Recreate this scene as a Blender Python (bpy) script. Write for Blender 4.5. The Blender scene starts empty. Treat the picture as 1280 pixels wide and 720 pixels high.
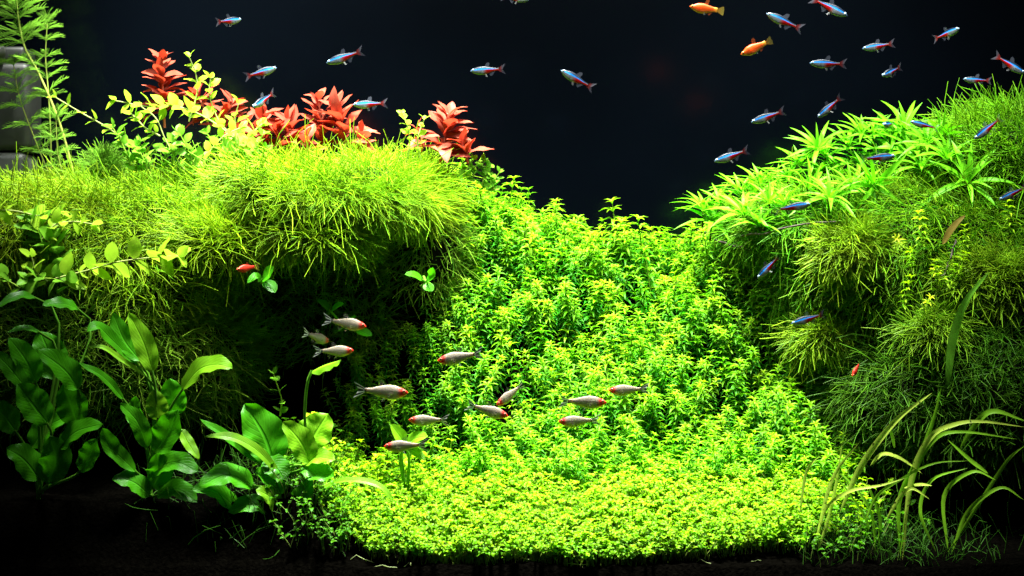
import bpy, math, random
import numpy as np
from mathutils import Vector, Matrix

rng = np.random.default_rng(7)
random.seed(7)
S = 0.01                       # everything below is written in centimetres, built in metres
sc = bpy.context.scene
C = sc.collection

# ------------------------------------------------------------------ camera
CAM_D, CAM_Z, FPX = 200.0, 27.0, 3087.0      # camera 2 m in front of the front glass (y = 0)
cam = bpy.data.cameras.new('camera')
cam.sensor_width = 36.0
cam.lens = 36.0 * FPX / 1280.0
cam.clip_start, cam.clip_end = 0.05, 50.0
cam_o = bpy.data.objects.new('camera', cam)
C.objects.link(cam_o)
cam_o.location = (0, -CAM_D * S, CAM_Z * S)
cam_o.rotation_euler = (math.radians(90), 0, 0)
sc.camera = cam_o

# ------------------------------------------------------------------ world: dim room, raised as ambient fill for the dark hollow
w = bpy.data.worlds.new('World'); sc.world = w; w.use_nodes = True
bg = w.node_tree.nodes['Background']
bg.inputs[0].default_value = (0.55, 0.75, 1.0, 1); bg.inputs[1].default_value = 0.025

# ------------------------------------------------------------------ overhead lamp, with added side spots and a front fill
def aim(o, target):
    d = Vector(target) * S - o.location
    o.rotation_euler = d.to_track_quat('-Z', 'Y').to_euler()
def spot(name, loc, target, watt, angle, blend, radius, col=(0.97, 1.0, 0.9)):
    l = bpy.data.lights.new(name, 'SPOT'); l.energy = watt; l.color = col
    l.spot_size = math.radians(angle); l.spot_blend = blend; l.shadow_soft_size = radius * S
    o = bpy.data.objects.new(name, l); C.objects.link(o)
    o.location = Vector(loc) * S; aim(o, target); o['kind'] = 'helper'
    return o
spot('overhead_spot', (2.5, 20, 125), (3.5, 18, 8), 500, 46, 1.0, 7)
spot('overhead_spot', (-28, 16, 112), (-26, 32, 40), 300, 49, 1.0, 6)  # added spot, brightens the moss cap and the plants above it
spot('overhead_spot', (34, 16, 112), (29, 31, 38), 200, 46, 1.0, 6)  # added spot, brightens the ledge, bank and crest
l = bpy.data.lights.new('fill_light', 'AREA'); l.shape = 'RECTANGLE'; l.size = 0.9; l.size_y = 0.12  # added weak front fill for the fish sides and the hollow
l.spread = math.radians(95); l.energy = 4.0; l.color = (0.95, 1, 0.97)
lo = bpy.data.objects.new('fill_light', l); C.objects.link(lo); lo['kind'] = 'helper'
lo.location = (0, -0.02, 0.85); aim(lo, (0, 42, 42))

# ------------------------------------------------------------------ render settings
vs = sc.view_settings
vs.view_transform = 'Standard'; vs.look = 'None'; vs.exposure = 0.0; vs.gamma = 1.0
sc.render.engine = 'CYCLES'
cy = sc.cycles
cy.max_bounces = 8; cy.diffuse_bounces = 4; cy.glossy_bounces = 3; cy.transmission_bounces = 4
cy.transparent_max_bounces = 8; cy.caustics_reflective = False; cy.caustics_refractive = False
cy.use_denoising = True
cy.sample_clamp_indirect = 6.0

# ================================================================== helpers
def P(px, py, y):
    """photo pixel (1280x720) + depth behind the front glass -> point in cm"""
    d = CAM_D + y
    return np.array([(px - 640.0) * d / FPX, y, CAM_Z - (py - 360.0) * d / FPX])
def pxcm(y): return FPX / (CAM_D + y)
def nrm(v):
    v = np.asarray(v, float)
    return v / (np.linalg.norm(v, axis=-1, keepdims=True) + 1e-12)
def link(o, parent=None):
    C.objects.link(o)
    if parent is not None: o.parent = parent
    return o
def tag(o, label=None, cat=None, group=None, kind=None):
    if label: o['label'] = label
    if cat: o['category'] = cat
    if group: o['group'] = group
    if kind: o['kind'] = kind
    return o
def empty(name, loc, label=None, cat=None, group=None):
    o = bpy.data.objects.new(name, None); o.empty_display_size = 0.01
    C.objects.link(o); o.location = Vector(loc) * S
    return tag(o, label, cat, group)

def mesh_np(name, V, F, mat, col=None, uv=None, smooth=True):
    """V in cm; F list of index arrays (tris and/or quads)"""
    if not isinstance(F, (list, tuple)): F = [F]
    F = [np.asarray(f, np.int32) for f in F if len(f)]
    me = bpy.data.meshes.new(name)
    V = np.asarray(V, np.float32) * S
    me.vertices.add(len(V)); me.vertices.foreach_set('co', V.ravel())
    loops = np.concatenate([f.ravel() for f in F])
    tot = np.concatenate([np.full(len(f), f.shape[1], np.int32) for f in F])
    start = np.concatenate([[0], np.cumsum(tot)[:-1]]).astype(np.int32)
    me.loops.add(len(loops)); me.loops.foreach_set('vertex_index', loops)
    me.polygons.add(len(tot)); me.polygons.foreach_set('loop_start', start)
    me.polygons.foreach_set('use_smooth', np.full(len(tot), smooth))
    me.update(calc_edges=True)
    if col is not None:
        a = me.color_attributes.new('Col', 'FLOAT_COLOR', 'POINT')
        c4 = np.ones((len(V), 4), np.float32); c4[:, :3] = col
        a.data.foreach_set('color', c4.ravel())
    if uv is not None:
        u = me.attributes.new('leafuv', 'FLOAT_VECTOR', 'POINT')
        u3 = np.zeros((len(V), 3), np.float32); u3[:, :2] = uv
        u.data.foreach_set('vector', u3.ravel())
    me.materials.append(mat)
    return me
def obj(name, me, parent=None):
    return link(bpy.data.objects.new(name, me), parent)

def batch(V0, F0, R, T, sc_):
    """instances of a base mesh: R (N,3,3), T (N,3), sc_ (N,) -> V, F"""
    N, nv = len(T), len(V0)
    V = np.einsum('nij,vj->nvi', R, V0) * sc_[:, None, None] + T[:, None, :]
    F = F0[None] + (np.arange(N) * nv)[:, None, None]
    return V.reshape(-1, 3), F.reshape(-1, F0.shape[1])
def frames(fwd, up):
    """rotation matrices with local Y -> fwd and local Z close to up"""
    f = nrm(fwd); s = nrm(np.cross(f, up)); n = np.cross(s, f)
    return np.stack([s, f, n], axis=-1)
def tris(F4):
    F4 = np.asarray(F4)
    return np.concatenate([F4[:, [0, 1, 2]], F4[:, [0, 2, 3]]])

# small leaf: 8 vertices, 8 triangles, length 1 along Y, bends downwards
def small_leaf(w=0.3, droop=0.35, fold=0.1, a=0.38, b=0.72, wb=0.8):
    V = np.array([[0, 0, 0],
                  [-w/2, a, 0.10 + fold*w], [0, a, 0.10], [w/2, a, 0.10 + fold*w],
                  [-w/2*wb, b, 0.10 - droop*0.35 + fold*w], [0, b, 0.10 - droop*0.35], [w/2*wb, b, 0.10 - droop*0.35 + fold*w],
                  [0, 1, 0.06 - droop*0.9]])
    F = np.array([[0, 2, 1], [0, 3, 2], [1, 2, 5], [1, 5, 4], [2, 3, 6], [2, 6, 5], [4, 5, 7], [5, 6, 7]])
    return V, F
# leaf with a finer grid, for leaves seen singly; length 1 along Y
def grid_leaf(L=1.0, W=0.4, nl=8, nw=4, peak=0.45, tipw=0.04, droop=0.3, fold=0.15, wave=0.0, nwave=4, sharp=1.0, seed=0, arch=0.0):
    r = np.random.default_rng(seed)
    u = np.linspace(0, 1, nl + 1); v = np.linspace(-1, 1, nw + 1)
    e = math.log(0.5) / math.log(peak)
    prof = np.sin(np.pi * np.clip(u, 0, 1) ** e) ** sharp * (1 - tipw) + tipw * np.where(u > 0.98, 0.2, 1)
    U, Vv = np.meshgrid(u, v, indexing='ij')
    ph = r.uniform(0, 6.28, 2)
    X = Vv * prof[:, None] * W / 2
    Y = U * L
    Z = -droop * U ** 2 * L + arch * np.sin(np.pi * U) * L + fold * np.abs(Vv) * prof[:, None] * W / 2
    wv = wave * W * np.abs(Vv) ** 1.5 * np.where(Vv < 0, np.sin(U * nwave * 6.28 + ph[0]), np.sin(U * nwave * 5.6 + ph[1]))
    Z = Z + wv
    Vt = np.stack([X, Y, Z], -1).reshape(-1, 3)
    idx = np.arange((nl + 1) * (nw + 1)).reshape(nl + 1, nw + 1)
    F = np.stack([idx[:-1, :-1], idx[:-1, 1:], idx[1:, 1:], idx[1:, :-1]], -1).reshape(-1, 4)
    return Vt, F, np.stack([U.ravel(), Vv.ravel()], -1)

def bez(p0, p1, p2, p3, n):
    t = np.linspace(0, 1, n)[:, None]
    return (1-t)**3*p0 + 3*(1-t)**2*t*p1 + 3*(1-t)*t*t*p2 + t**3*p3
def spline(pts, n):
    """Catmull-Rom through pts"""
    pts = np.asarray(pts, float)
    if len(pts) == 2: return pts[0] + np.linspace(0, 1, n)[:, None] * (pts[1] - pts[0])
    q = np.vstack([2*pts[0]-pts[1], pts, 2*pts[-1]-pts[-2]])
    out = []
    for s in np.linspace(0, len(pts) - 1 - 1e-9, n):
        i = int(s); t = s - i
        a, b, c, d = q[i], q[i+1], q[i+2], q[i+3]
        out.append(0.5*((2*b) + (c-a)*t + (2*a-5*b+4*c-d)*t*t + (3*b-a-3*c+d)*t**3))
    return np.array(out)
def tube(path, rad, k=5, cap=True):
    path = np.asarray(path, float); n = len(path)
    rad = np.broadcast_to(np.asarray(rad, float), (n,))
    t = nrm(np.gradient(path, axis=0))
    ref = np.array([0.31, 0.17, 0.94])
    s = nrm(np.cross(t, ref)); b = np.cross(t, s)
    a = np.linspace(0, 2*np.pi, k, endpoint=False)
    V = path[:, None] + rad[:, None, None] * (np.cos(a)[None, :, None]*s[:, None] + np.sin(a)[None, :, None]*b[:, None])
    idx = np.arange(n*k).reshape(n, k)
    F = np.stack([idx[:-1], np.roll(idx, -1, 1)[:-1], np.roll(idx, -1, 1)[1:], idx[1:]], -1).reshape(-1, 4)
    return V.reshape(-1, 3), F
# many thin strands at once: 4 points each, three-sided, tapering
def strands(P0, P1, P2, P3, r0, k=3, two=False):
    N = len(P0)
    path = np.stack([P0, P3] if two else [P0, P1, P2, P3], 1); m = path.shape[1]
    t = nrm(np.gradient(path, axis=1))
    s = nrm(np.cross(t, np.array([0.31, 0.17, 0.94]))); b = np.cross(t, s)
    rad = r0[:, None] * np.array([1.0, 0.5] if two else [1.0, 0.95, 0.85, 0.45])[None]
    a = np.linspace(0, 2*np.pi, k, endpoint=False)
    V = path[:, :, None] + rad[:, :, None, None]*(np.cos(a)[None, None, :, None]*s[:, :, None] + np.sin(a)[None, None, :, None]*b[:, :, None])
    idx = np.arange(m*k).reshape(m, k)
    F0 = np.stack([idx[:-1], np.roll(idx, -1, 1)[:-1], np.roll(idx, -1, 1)[1:], idx[1:]], -1).reshape(-1, 4)
    F = (F0[None] + (np.arange(N)*m*k)[:, None, None]).reshape(-1, 4)
    return V.reshape(-1, 3), F

def vnoise(p, seed=0):
    """cheap smooth noise from sines, p (...,3)"""
    r = np.random.default_rng(seed)
    out = 0
    for i in range(5):
        k = r.normal(size=3) * (0.6 + 0.5*i); out = out + np.sin(p @ k + r.uniform(0, 6.28)) / (1 + 0.5*i)
    return out / 3.0

# ================================================================== materials
def nodes(m):
    m.use_nodes = True; nt = m.node_tree; nt.nodes.clear(); return nt
def leaf_mat(name, col, trans=0.4, rough=0.45, attr=True, tcol=None, spec=0.06, veins=False, spots=False, var=0.25, nscale=60):
    m = bpy.data.materials.new(name); nt = nodes(m); N = nt.nodes; L = nt.links
    out = N.new('ShaderNodeOutputMaterial')
    pr = N.new('ShaderNodeBsdfPrincipled'); tr = N.new('ShaderNodeBsdfTranslucent'); mx = N.new('ShaderNodeMixShader')
    pr.inputs['Roughness'].default_value = rough; pr.inputs['Specular IOR Level'].default_value = spec
    mx.inputs[0].default_value = trans
    rgb = N.new('ShaderNodeRGB'); rgb.outputs[0].default_value = (*col, 1); c = rgb.outputs[0]
    if attr:
        at = N.new('ShaderNodeAttribute'); at.attribute_name = 'Col'
        mu = N.new('ShaderNodeMix'); mu.data_type = 'RGBA'; mu.blend_type = 'MULTIPLY'; mu.inputs[0].default_value = 1
        L.new(c, mu.inputs[6]); L.new(at.outputs['Color'], mu.inputs[7]); c = mu.outputs[2]
    tc = N.new('ShaderNodeTexCoord'); nz = N.new('ShaderNodeTexNoise')
    nz.inputs['Scale'].default_value = nscale; nz.inputs['Detail'].default_value = 3
    geo = N.new('ShaderNodeNewGeometry'); L.new(geo.outputs['Position'], nz.inputs['Vector'])
    rp = N.new('ShaderNodeMapRange'); rp.inputs[1].default_value = 0.3; rp.inputs[2].default_value = 0.7
    rp.inputs[3].default_value = 1 - var; rp.inputs[4].default_value = 1 + var
    L.new(nz.outputs['Fac'], rp.inputs[0])
    oi = N.new('ShaderNodeObjectInfo'); om = N.new('ShaderNodeMapRange')
    om.inputs[3].default_value = 0.8; om.inputs[4].default_value = 1.2
    L.new(oi.outputs['Random'], om.inputs[0])
    ml = N.new('ShaderNodeMath'); ml.operation = 'MULTIPLY'; L.new(rp.outputs[0], ml.inputs[0]); L.new(om.outputs[0], ml.inputs[1])
    vm = N.new('ShaderNodeVectorMath'); vm.operation = 'SCALE'; L.new(c, vm.inputs[0]); L.new(ml.outputs[0], vm.inputs['Scale'])
    c = vm.outputs[0]
    if veins:
        ua = N.new('ShaderNodeAttribute'); ua.attribute_name = 'leafuv'
        sx = N.new('ShaderNodeSeparateXYZ'); L.new(ua.outputs['Vector'], sx.inputs[0])
        ab = N.new('ShaderNodeMath'); ab.operation = 'ABSOLUTE'; L.new(sx.outputs[1], ab.inputs[0])
        # arching side veins: sin((u - 0.45|v|) * k)
        a1 = N.new('ShaderNodeMath'); a1.operation = 'MULTIPLY_ADD'; L.new(ab.outputs[0], a1.inputs[0]); a1.inputs[1].default_value = -0.35; L.new(sx.outputs[0], a1.inputs[2])
        a2 = N.new('ShaderNodeMath'); a2.operation = 'MULTIPLY'; L.new(a1.outputs[0], a2.inputs[0]); a2.inputs[1].default_value = 62
        a3 = N.new('ShaderNodeMath'); a3.operation = 'SINE'; L.new(a2.outputs[0], a3.inputs[0])
        a4 = N.new('ShaderNodeMapRange'); a4.inputs[1].default_value = 0.6; a4.inputs[2].default_value = 1.0; L.new(a3.outputs[0], a4.inputs[0])
        mid = N.new('ShaderNodeMapRange'); mid.inputs[1].default_value = 0.10; mid.inputs[2].default_value = 0.03; L.new(ab.outputs[0], mid.inputs[0])
        mxv = N.new('ShaderNodeMath'); mxv.operation = 'MAXIMUM'; L.new(mid.outputs[0], mxv.inputs[0])
        a5 = N.new('ShaderNodeMath'); a5.operation = 'MULTIPLY'; L.new(a4.outputs[0], a5.inputs[0]); a5.inputs[1].default_value = 0.2
        L.new(a5.outputs[0], mxv.inputs[1])
        vc = N.new('ShaderNodeMix'); vc.data_type = 'RGBA'; L.new(c, vc.inputs[6]); vc.inputs[7].default_value = (*[min(1, x*1.5+0.01) for x in col], 1)
        vf = N.new('ShaderNodeMath'); vf.operation = 'MULTIPLY'; vf.inputs[1].default_value = 0.6; L.new(mxv.outputs[0], vf.inputs[0]); L.new(vf.outputs[0], vc.inputs[0])
        c = vc.outputs[2]
        bp = N.new('ShaderNodeBump'); bp.inputs['Strength'].default_value = 0.5; bp.inputs['Distance'].default_value = 0.0012
        L.new(mxv.outputs[0], bp.inputs['Height']); bp.invert = True; L.new(bp.outputs[0], pr.inputs['Normal'])
    if spots:
        sn = N.new('ShaderNodeTexNoise'); sn.inputs['Scale'].default_value = 420; L.new(geo.outputs['Position'], sn.inputs['Vector'])
        sr = N.new('ShaderNodeMapRange'); sr.inputs[1].default_value = 0.62; sr.inputs[2].default_value = 0.68; L.new(sn.outputs['Fac'], sr.inputs[0])
        sm = N.new('ShaderNodeMix'); sm.data_type = 'RGBA'; L.new(sr.outputs[0], sm.inputs[0]); L.new(c, sm.inputs[6]); sm.inputs[7].default_value = (0.05, 0.06, 0.01, 1)
        c = sm.outputs[2]
    L.new(c, pr.inputs['Base Color'])
    if tcol is None:
        L.new(c, tr.inputs['Color'])
    else:
        tm = N.new('ShaderNodeMix'); tm.data_type = 'RGBA'; tm.blend_type = 'MULTIPLY'; tm.inputs[0].default_value = 1
        L.new(c, tm.inputs[6]); tm.inputs[7].default_value = (*tcol, 1); L.new(tm.outputs[2], tr.inputs['Color'])
    L.new(pr.outputs[0], mx.inputs[1]); L.new(tr.outputs[0], mx.inputs[2]); L.new(mx.outputs[0], out.inputs[0])
    return m
def plain_mat(name, col, rough=0.6, metal=0.0, bump=0.0, bscale=80, var=0.2, spec=0.5, attr=False, nscale=30):
    m = bpy.data.materials.new(name); nt = nodes(m); N = nt.nodes; L = nt.links
    out = N.new('ShaderNodeOutputMaterial'); pr = N.new('ShaderNodeBsdfPrincipled'); L.new(pr.outputs[0], out.inputs[0])
    pr.inputs['Roughness'].default_value = rough; pr.inputs['Metallic'].default_value = metal; pr.inputs['Specular IOR Level'].default_value = spec
    geo = N.new('ShaderNodeNewGeometry'); nz = N.new('ShaderNodeTexNoise'); nz.inputs['Scale'].default_value = nscale; nz.inputs['Detail'].default_value = 5
    L.new(geo.outputs['Position'], nz.inputs['Vector'])
    rp = N.new('ShaderNodeMapRange'); rp.inputs[1].default_value = 0.3; rp.inputs[2].default_value = 0.7; rp.inputs[3].default_value = 1-var; rp.inputs[4].default_value = 1+var
    L.new(nz.outputs['Fac'], rp.inputs[0])
    if attr:
        at = N.new('ShaderNodeAttribute'); at.attribute_name = 'Col'; c = at.outputs['Color']
    else:
        rgb = N.new('ShaderNodeRGB'); rgb.outputs[0].default_value = (*col, 1); c = rgb.outputs[0]
    vm = N.new('ShaderNodeVectorMath'); vm.operation = 'SCALE'; L.new(c, vm.inputs[0]); L.new(rp.outputs[0], vm.inputs['Scale'])
    L.new(vm.outputs[0], pr.inputs['Base Color'])
    if bump:
        bn = N.new('ShaderNodeTexNoise'); bn.inputs['Scale'].default_value = bscale; bn.inputs['Detail'].default_value = 4; L.new(geo.outputs['Position'], bn.inputs['Vector'])
        bp = N.new('ShaderNodeBump'); bp.inputs['Strength'].default_value = bump; bp.inputs['Distance'].default_value = 0.002
        L.new(bn.outputs['Fac'], bp.inputs['Height']); L.new(bp.outputs[0], pr.inputs['Normal'])
    return m
def fin_mat(name, alpha):
    m = bpy.data.materials.new(name); nt = nodes(m); N = nt.nodes; L = nt.links
    out = N.new('ShaderNodeOutputMaterial'); pr = N.new('ShaderNodeBsdfPrincipled'); L.new(pr.outputs[0], out.inputs[0])
    at = N.new('ShaderNodeAttribute'); at.attribute_name = 'Col'; L.new(at.outputs['Color'], pr.inputs['Base Color'])
    pr.inputs['Roughness'].default_value = 0.35; pr.inputs['Alpha'].default_value = alpha
    return m

M = {}
M['stem_green'] = leaf_mat('stem_green', (0.22, 0.36, 0.03), 0.15, attr=False)
M['hill'] = leaf_mat('hill_leaf', (1, 1, 1), 0.42, 0.42, attr=True, tcol=(0.7, 1.1, 0.4))
M['carpet'] = leaf_mat('carpet_leaf', (1, 1, 1), 0.40, 0.42, attr=True, tcol=(0.9, 1.1, 0.4))
M['moss'] = leaf_mat('moss_strand', (1, 1, 1), 0.3, 0.4, attr=True, var=0.35, nscale=45)
M['narrow'] = leaf_mat('narrow_leaf', (0.115, 0.42, 0.008), 0.4, 0.4, attr=False, tcol=(0.85, 1.1, 0.4))
M['creeper'] = leaf_mat('creeper_leaf', (0.30, 0.52, 0.025), 0.4, 0.4, attr=False)
M['creeper_green'] = leaf_mat('creeper_green_leaf', (0.14, 0.36, 0.02), 0.42, 0.4, attr=False)
M['creeper_stem'] = leaf_mat('creeper_stem', (0.40, 0.46, 0.14), 0.15, 0.4, attr=False)
M['red'] = leaf_mat('red_leaf', (0.33, 0.062, 0.036), 0.38, 0.4, attr=False, tcol=(1.1, 0.5, 0.35))
M['red_stem'] = leaf_mat('red_stem', (0.42, 0.12, 0.07), 0.1, 0.5, attr=False)
M['sword'] = leaf_mat('sword_leaf', (0.05, 0.28, 0.004), 0.40, 0.35, attr=False, tcol=(1.0, 1.15, 0.4), veins=True, spec=0.15)
M['sword_pale'] = leaf_mat('sword_leaf_pale', (0.17, 0.42, 0.010), 0.40, 0.38, attr=False, veins=True, spec=0.15)
M['petiole'] = leaf_mat('petiole', (0.10, 0.28, 0.02), 0.2, 0.4, attr=False)
M['blade'] = leaf_mat('grass_blade', (0.50, 0.68, 0.08), 0.35, 0.4, attr=False, spots=True)
M['blade_green'] = leaf_mat('grass_blade_green', (0.20, 0.46, 0.02), 0.4, 0.4, attr=False)
M['feather'] = leaf_mat('feather_leaf', (0.17, 0.38, 0.03), 0.35, 0.4, attr=False)
M['feather_stem'] = leaf_mat('feather_stem', (0.26, 0.32, 0.06), 0.1, 0.5, attr=False)
M['soil'] = plain_mat('soil', (0.0009, 0.0008, 0.0006), 1.0, bump=1.0, bscale=350, var=0.6, nscale=300, spec=0.0)
M['rock'] = plain_mat('rock', (0.006, 0.007, 0.004), 0.95, bump=0.8, bscale=120, var=0.5, spec=0.0)
M['wood'] = plain_mat('wood', (0.03, 0.018, 0.010), 0.8, bump=0.6, bscale=150, var=0.4)
M['back'] = plain_mat('back_glass', (0.0005, 0.0010, 0.0019), 0.15, var=0.3, nscale=4, spec=0.2)  # navy base colour stands in for dim water haze
M['plastic'] = plain_mat('filter_plastic', (0.018, 0.020, 0.017), 0.5, var=0.12, nscale=20)
M['plastic_pale'] = plain_mat('filter_plastic_pale', (0.055, 0.06, 0.05), 0.45, var=0.12, nscale=20)
M['fish'] = plain_mat('fish_skin', (1, 1, 1), 0.42, metal=0.0, spec=0.12, attr=True, var=0.15, nscale=900, bump=0.15, bscale=1500)
M['fish_soft'] = plain_mat('fish_skin_clear', (1, 1, 1), 0.40, metal=0.0, spec=0.15, attr=True, var=0.15, nscale=900, bump=0.15, bscale=1500)
_p = [n for n in M['fish_soft'].node_tree.nodes if n.type == 'BSDF_PRINCIPLED'][0]
_p.inputs['Subsurface Weight'].default_value = 0.7; _p.inputs['Subsurface Radius'].default_value = (1, 0.8, 0.6); _p.inputs['Subsurface Scale'].default_value = 0.003
M['eye'] = plain_mat('fish_eye', (0.01, 0.01, 0.01), 0.08, attr=True, var=0.02)
M['fin'] = fin_mat('fish_fin', 0.28)
M['fin_solid'] = fin_mat('fish_fin_marked', 0.9)

# ================================================================== the setting
HX = np.array([0, 300, 400, 560, 620, 700, 740, 800, 860, 900, 1000, 1100, 1280], float)
HY = np.array([330, 300, 270, 240, 256, 282, 306, 312, 308, 300, 290, 285, 275], float)
_hx = np.array([P(a, b, 38)[0] for a, b in zip(HX, HY)]); _hz = np.array([P(a, b, 38)[2] for a, b in zip(HX, HY)]) - 2.6
def soil_z(x, y):
    x = np.asarray(x, float); y = np.asarray(y, float)
    zt = np.interp(x, _hx, _hz)
    zc = 4.4 + 4.6 * np.clip((y - 2.0) / 16.0, 0, 1) ** 0.85
    side = np.clip((np.abs(x - 3.5) - 22) / 10.0, 0, 1)
    zc = zc - side * 1.8 * np.clip((y - 2.0) / 8.0, 0, 1)
    q = np.clip((-11.0 - x) / 8.0, 0, 1); zc = zc + 4.5 * q*q*(3-2*q) * np.clip((y - 0.8) / 3.0, 0, 1)
    t = np.clip((y - 18.0) / 20.0, 0, 1)
    t = t * 0.55 + 0.45 * (t * t * (3 - 2 * t))
    z = zc + (zt - zc) * t
    bump = 0.55*np.sin(x*0.55+1.0)*np.sin(y*0.5+x*0.13) + 0.45*np.sin(x*0.31-y*0.42+2.0) + 0.3*np.sin(x*0.9+y*0.8)
    return z + bump * (0.25 + 1.1 * np.clip((y - 17) / 6, 0, 1) * np.clip((40-y)/4, 0, 1))
gx = np.linspace(-75, 75, 301); gy = np.linspace(0.3, 45.5, 91)
X, Y = np.meshgrid(gx, gy, indexing='ij')
Z = soil_z(X, Y) + 0.08 * rng.normal(size=X.shape)
V = np.stack([X, Y, Z], -1).reshape(-1, 3)
idx = np.arange(len(V)).reshape(X.shape)
F = np.stack([idx[:-1, :-1], idx[1:, :-1], idx[1:, 1:], idx[:-1, 1:]], -1).reshape(-1, 4)
# front skirt of the soil bed against the front glass
V2 = np.stack([gx, np.full_like(gx, 0.3), np.zeros_like(gx)], -1)
off = len(V); V = np.vstack([V, V2])
F = np.vstack([F, np.stack([off + np.arange(300), off + 1 + np.arange(300), idx[1:, 0], idx[:-1, 0]], -1)])
tag(obj('ground', mesh_np('ground', V, F, M['soil'])), 'dark granular soil bed sloping up to the hill', kind='structure')
def box_vf(x0, x1, y0, y1, z0, z1):
    V = np.array([[x, y, z] for x in (x0, x1) for y in (y0, y1) for z in (z0, z1)], float)
    F = np.array([[0, 1, 3, 2], [4, 6, 7, 5], [0, 4, 5, 1], [2, 3, 7, 6], [0, 2, 6, 4], [1, 5, 7, 3]])
    return V, F
V, F = box_vf(-90, 90, 46, 47.2, 0, 66)
tag(obj('backdrop', mesh_np('backdrop', V, F, M['back'], smooth=False)), 'dark navy glass back of the tank', kind='structure')

# rocks that carry the moss: (centre, radii)
ROCKS = {
 'lip':      (P(405, 256, 28), np.array([10.0, 12.0, 3.3])),
 'brow':     (P(280, 286, 29), np.array([9.0, 10.0, 4.2])),
 'nape':     (P(492, 256, 34), np.array([5.8, 8.5, 3.8])),
 'knoll':    (P(335, 240, 24), np.array([5.0, 6.0, 2.6])),
 'hump':     (P(462, 240, 25), np.array([4.6, 6.0, 2.4])),
 'drape':    (P(262, 305, 20), np.array([4.5, 5.0, 2.8])),
 'flank':    (P(528, 328, 32), np.array([3.6, 5.0, 5.5])),
 'jut':      (P(390, 296, 20), np.array([5.0, 4.5, 1.9])),
 'shoulder': (P(80, 314, 28), np.array([15.0, 13.0, 5.8])),
 'curtain':  (P(185, 365, 27), np.array([8.0, 12.0, 9.5])),
 'foot':     (P(130, 455, 26), np.array([14.5, 13.0, 9.5])),
 'cave':     (P(380, 440, 36), np.array([13.0, 9.5, 11.0])),
 'ridge':    (P(200, 275, 39), np.array([22.0, 6.5, 4.0])),
 'bank':     (P(1150, 365, 31), np.array([14.0, 12.0, 10.5])),
 'ledge':    (P(1045, 292, 33), np.array([10.0, 9.5, 4.2])),
 'crest':    (P(1270, 225, 34), np.array([10.0, 9.0, 6.5])),
 'base':     (P(1215, 505, 25), np.array([13.5, 12.0, 9.5])),
}
ROCK_LABEL = {
 'brow': 'dark rock under the moss between the creepers and the moss cap', 'nape': 'dark rock under moss where the cap meets the hill', 'curtain': 'dark rock behind the moss curtain beside the hollow',
 'knoll': 'small rock under the raised moss beside the row of red plants', 'hump': 'small rock under the raised moss below the pale shoots', 'drape': 'small rock under moss draping towards the creepers', 'flank': 'narrow rock under dark moss between the hollow and the hill', 'jut': 'flat rock jutting out under the fringe of the moss cap',
 'lip': 'dark overhanging rock under the bright yellow-green moss cap', 'shoulder': 'broad dark rock under the moss behind the creeper leaves',
 'foot': 'dark rock in shade behind the broad-leaved plants', 'cave': 'dark rock at the back of the hollow under the moss cap',
 'ridge': 'dark rock behind the moss under the red-leaved plants', 'bank': 'big dark rock carrying the olive moss clumps',
 'ledge': 'dark rock ledge under the narrow-leaved rosettes', 'crest': 'dark rock under the wispy moss crest', 'base': 'dark rock in shade behind the grass blades'}
def ico(sub):
    import bmesh
    bm = bmesh.new(); bmesh.ops.create_icosphere(bm, subdivisions=sub, radius=1)
    V = np.array([v.co[:] for v in bm.verts]); F = np.array([[v.index for v in f.verts] for f in bm.faces]); bm.free()
    return V, F
IV, IF = ico(4)
for i, (k, (c, r)) in enumerate(ROCKS.items()):
    q = IV * (1 + 0.10 * vnoise(IV * 2.2, i)[:, None]) * 0.93 * r
    o = obj('rock', mesh_np('rock', q, IF, M['rock'])); o.location = Vector(c) * S
    tag(o, ROCK_LABEL[k], 'rock', 'rocks under the moss')

def rock_hit(px, py, names=None, soil=True):
    """first thing the pixel's ray touches: rock ellipsoid or soil -> (point, outward normal)"""
    o = np.array([0, -CAM_D, CAM_Z]); d = nrm(P(px, py, 0) - o)
    best, bn = None, None
    for k, (c, r) in ROCKS.items():
        if names and k not in names: continue
        oo = (o - c) / r; dd = d / r
        A = dd @ dd; B = 2 * oo @ dd; Cc = oo @ oo - 1; D = B*B - 4*A*Cc
        if D > 0:
            t = (-B - math.sqrt(D)) / (2*A)
            if best is None or t < best: best = t; bn = nrm(((o + d*t) - c) / r**2)
    if soil:
        for t in np.arange(CAM_D + 1, CAM_D + 46, 0.25):
            p = o + d*t
            if best is not None and t > best: break
            if soil_z(p[0], p[1]) > p[2]:
                best = t; bn = np.array([0, -0.7, 0.7]); break
    if best is None:
        return P(px, py, 34), np.array([0, -0.5, 0.86])
    return o + d*best, bn

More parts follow.
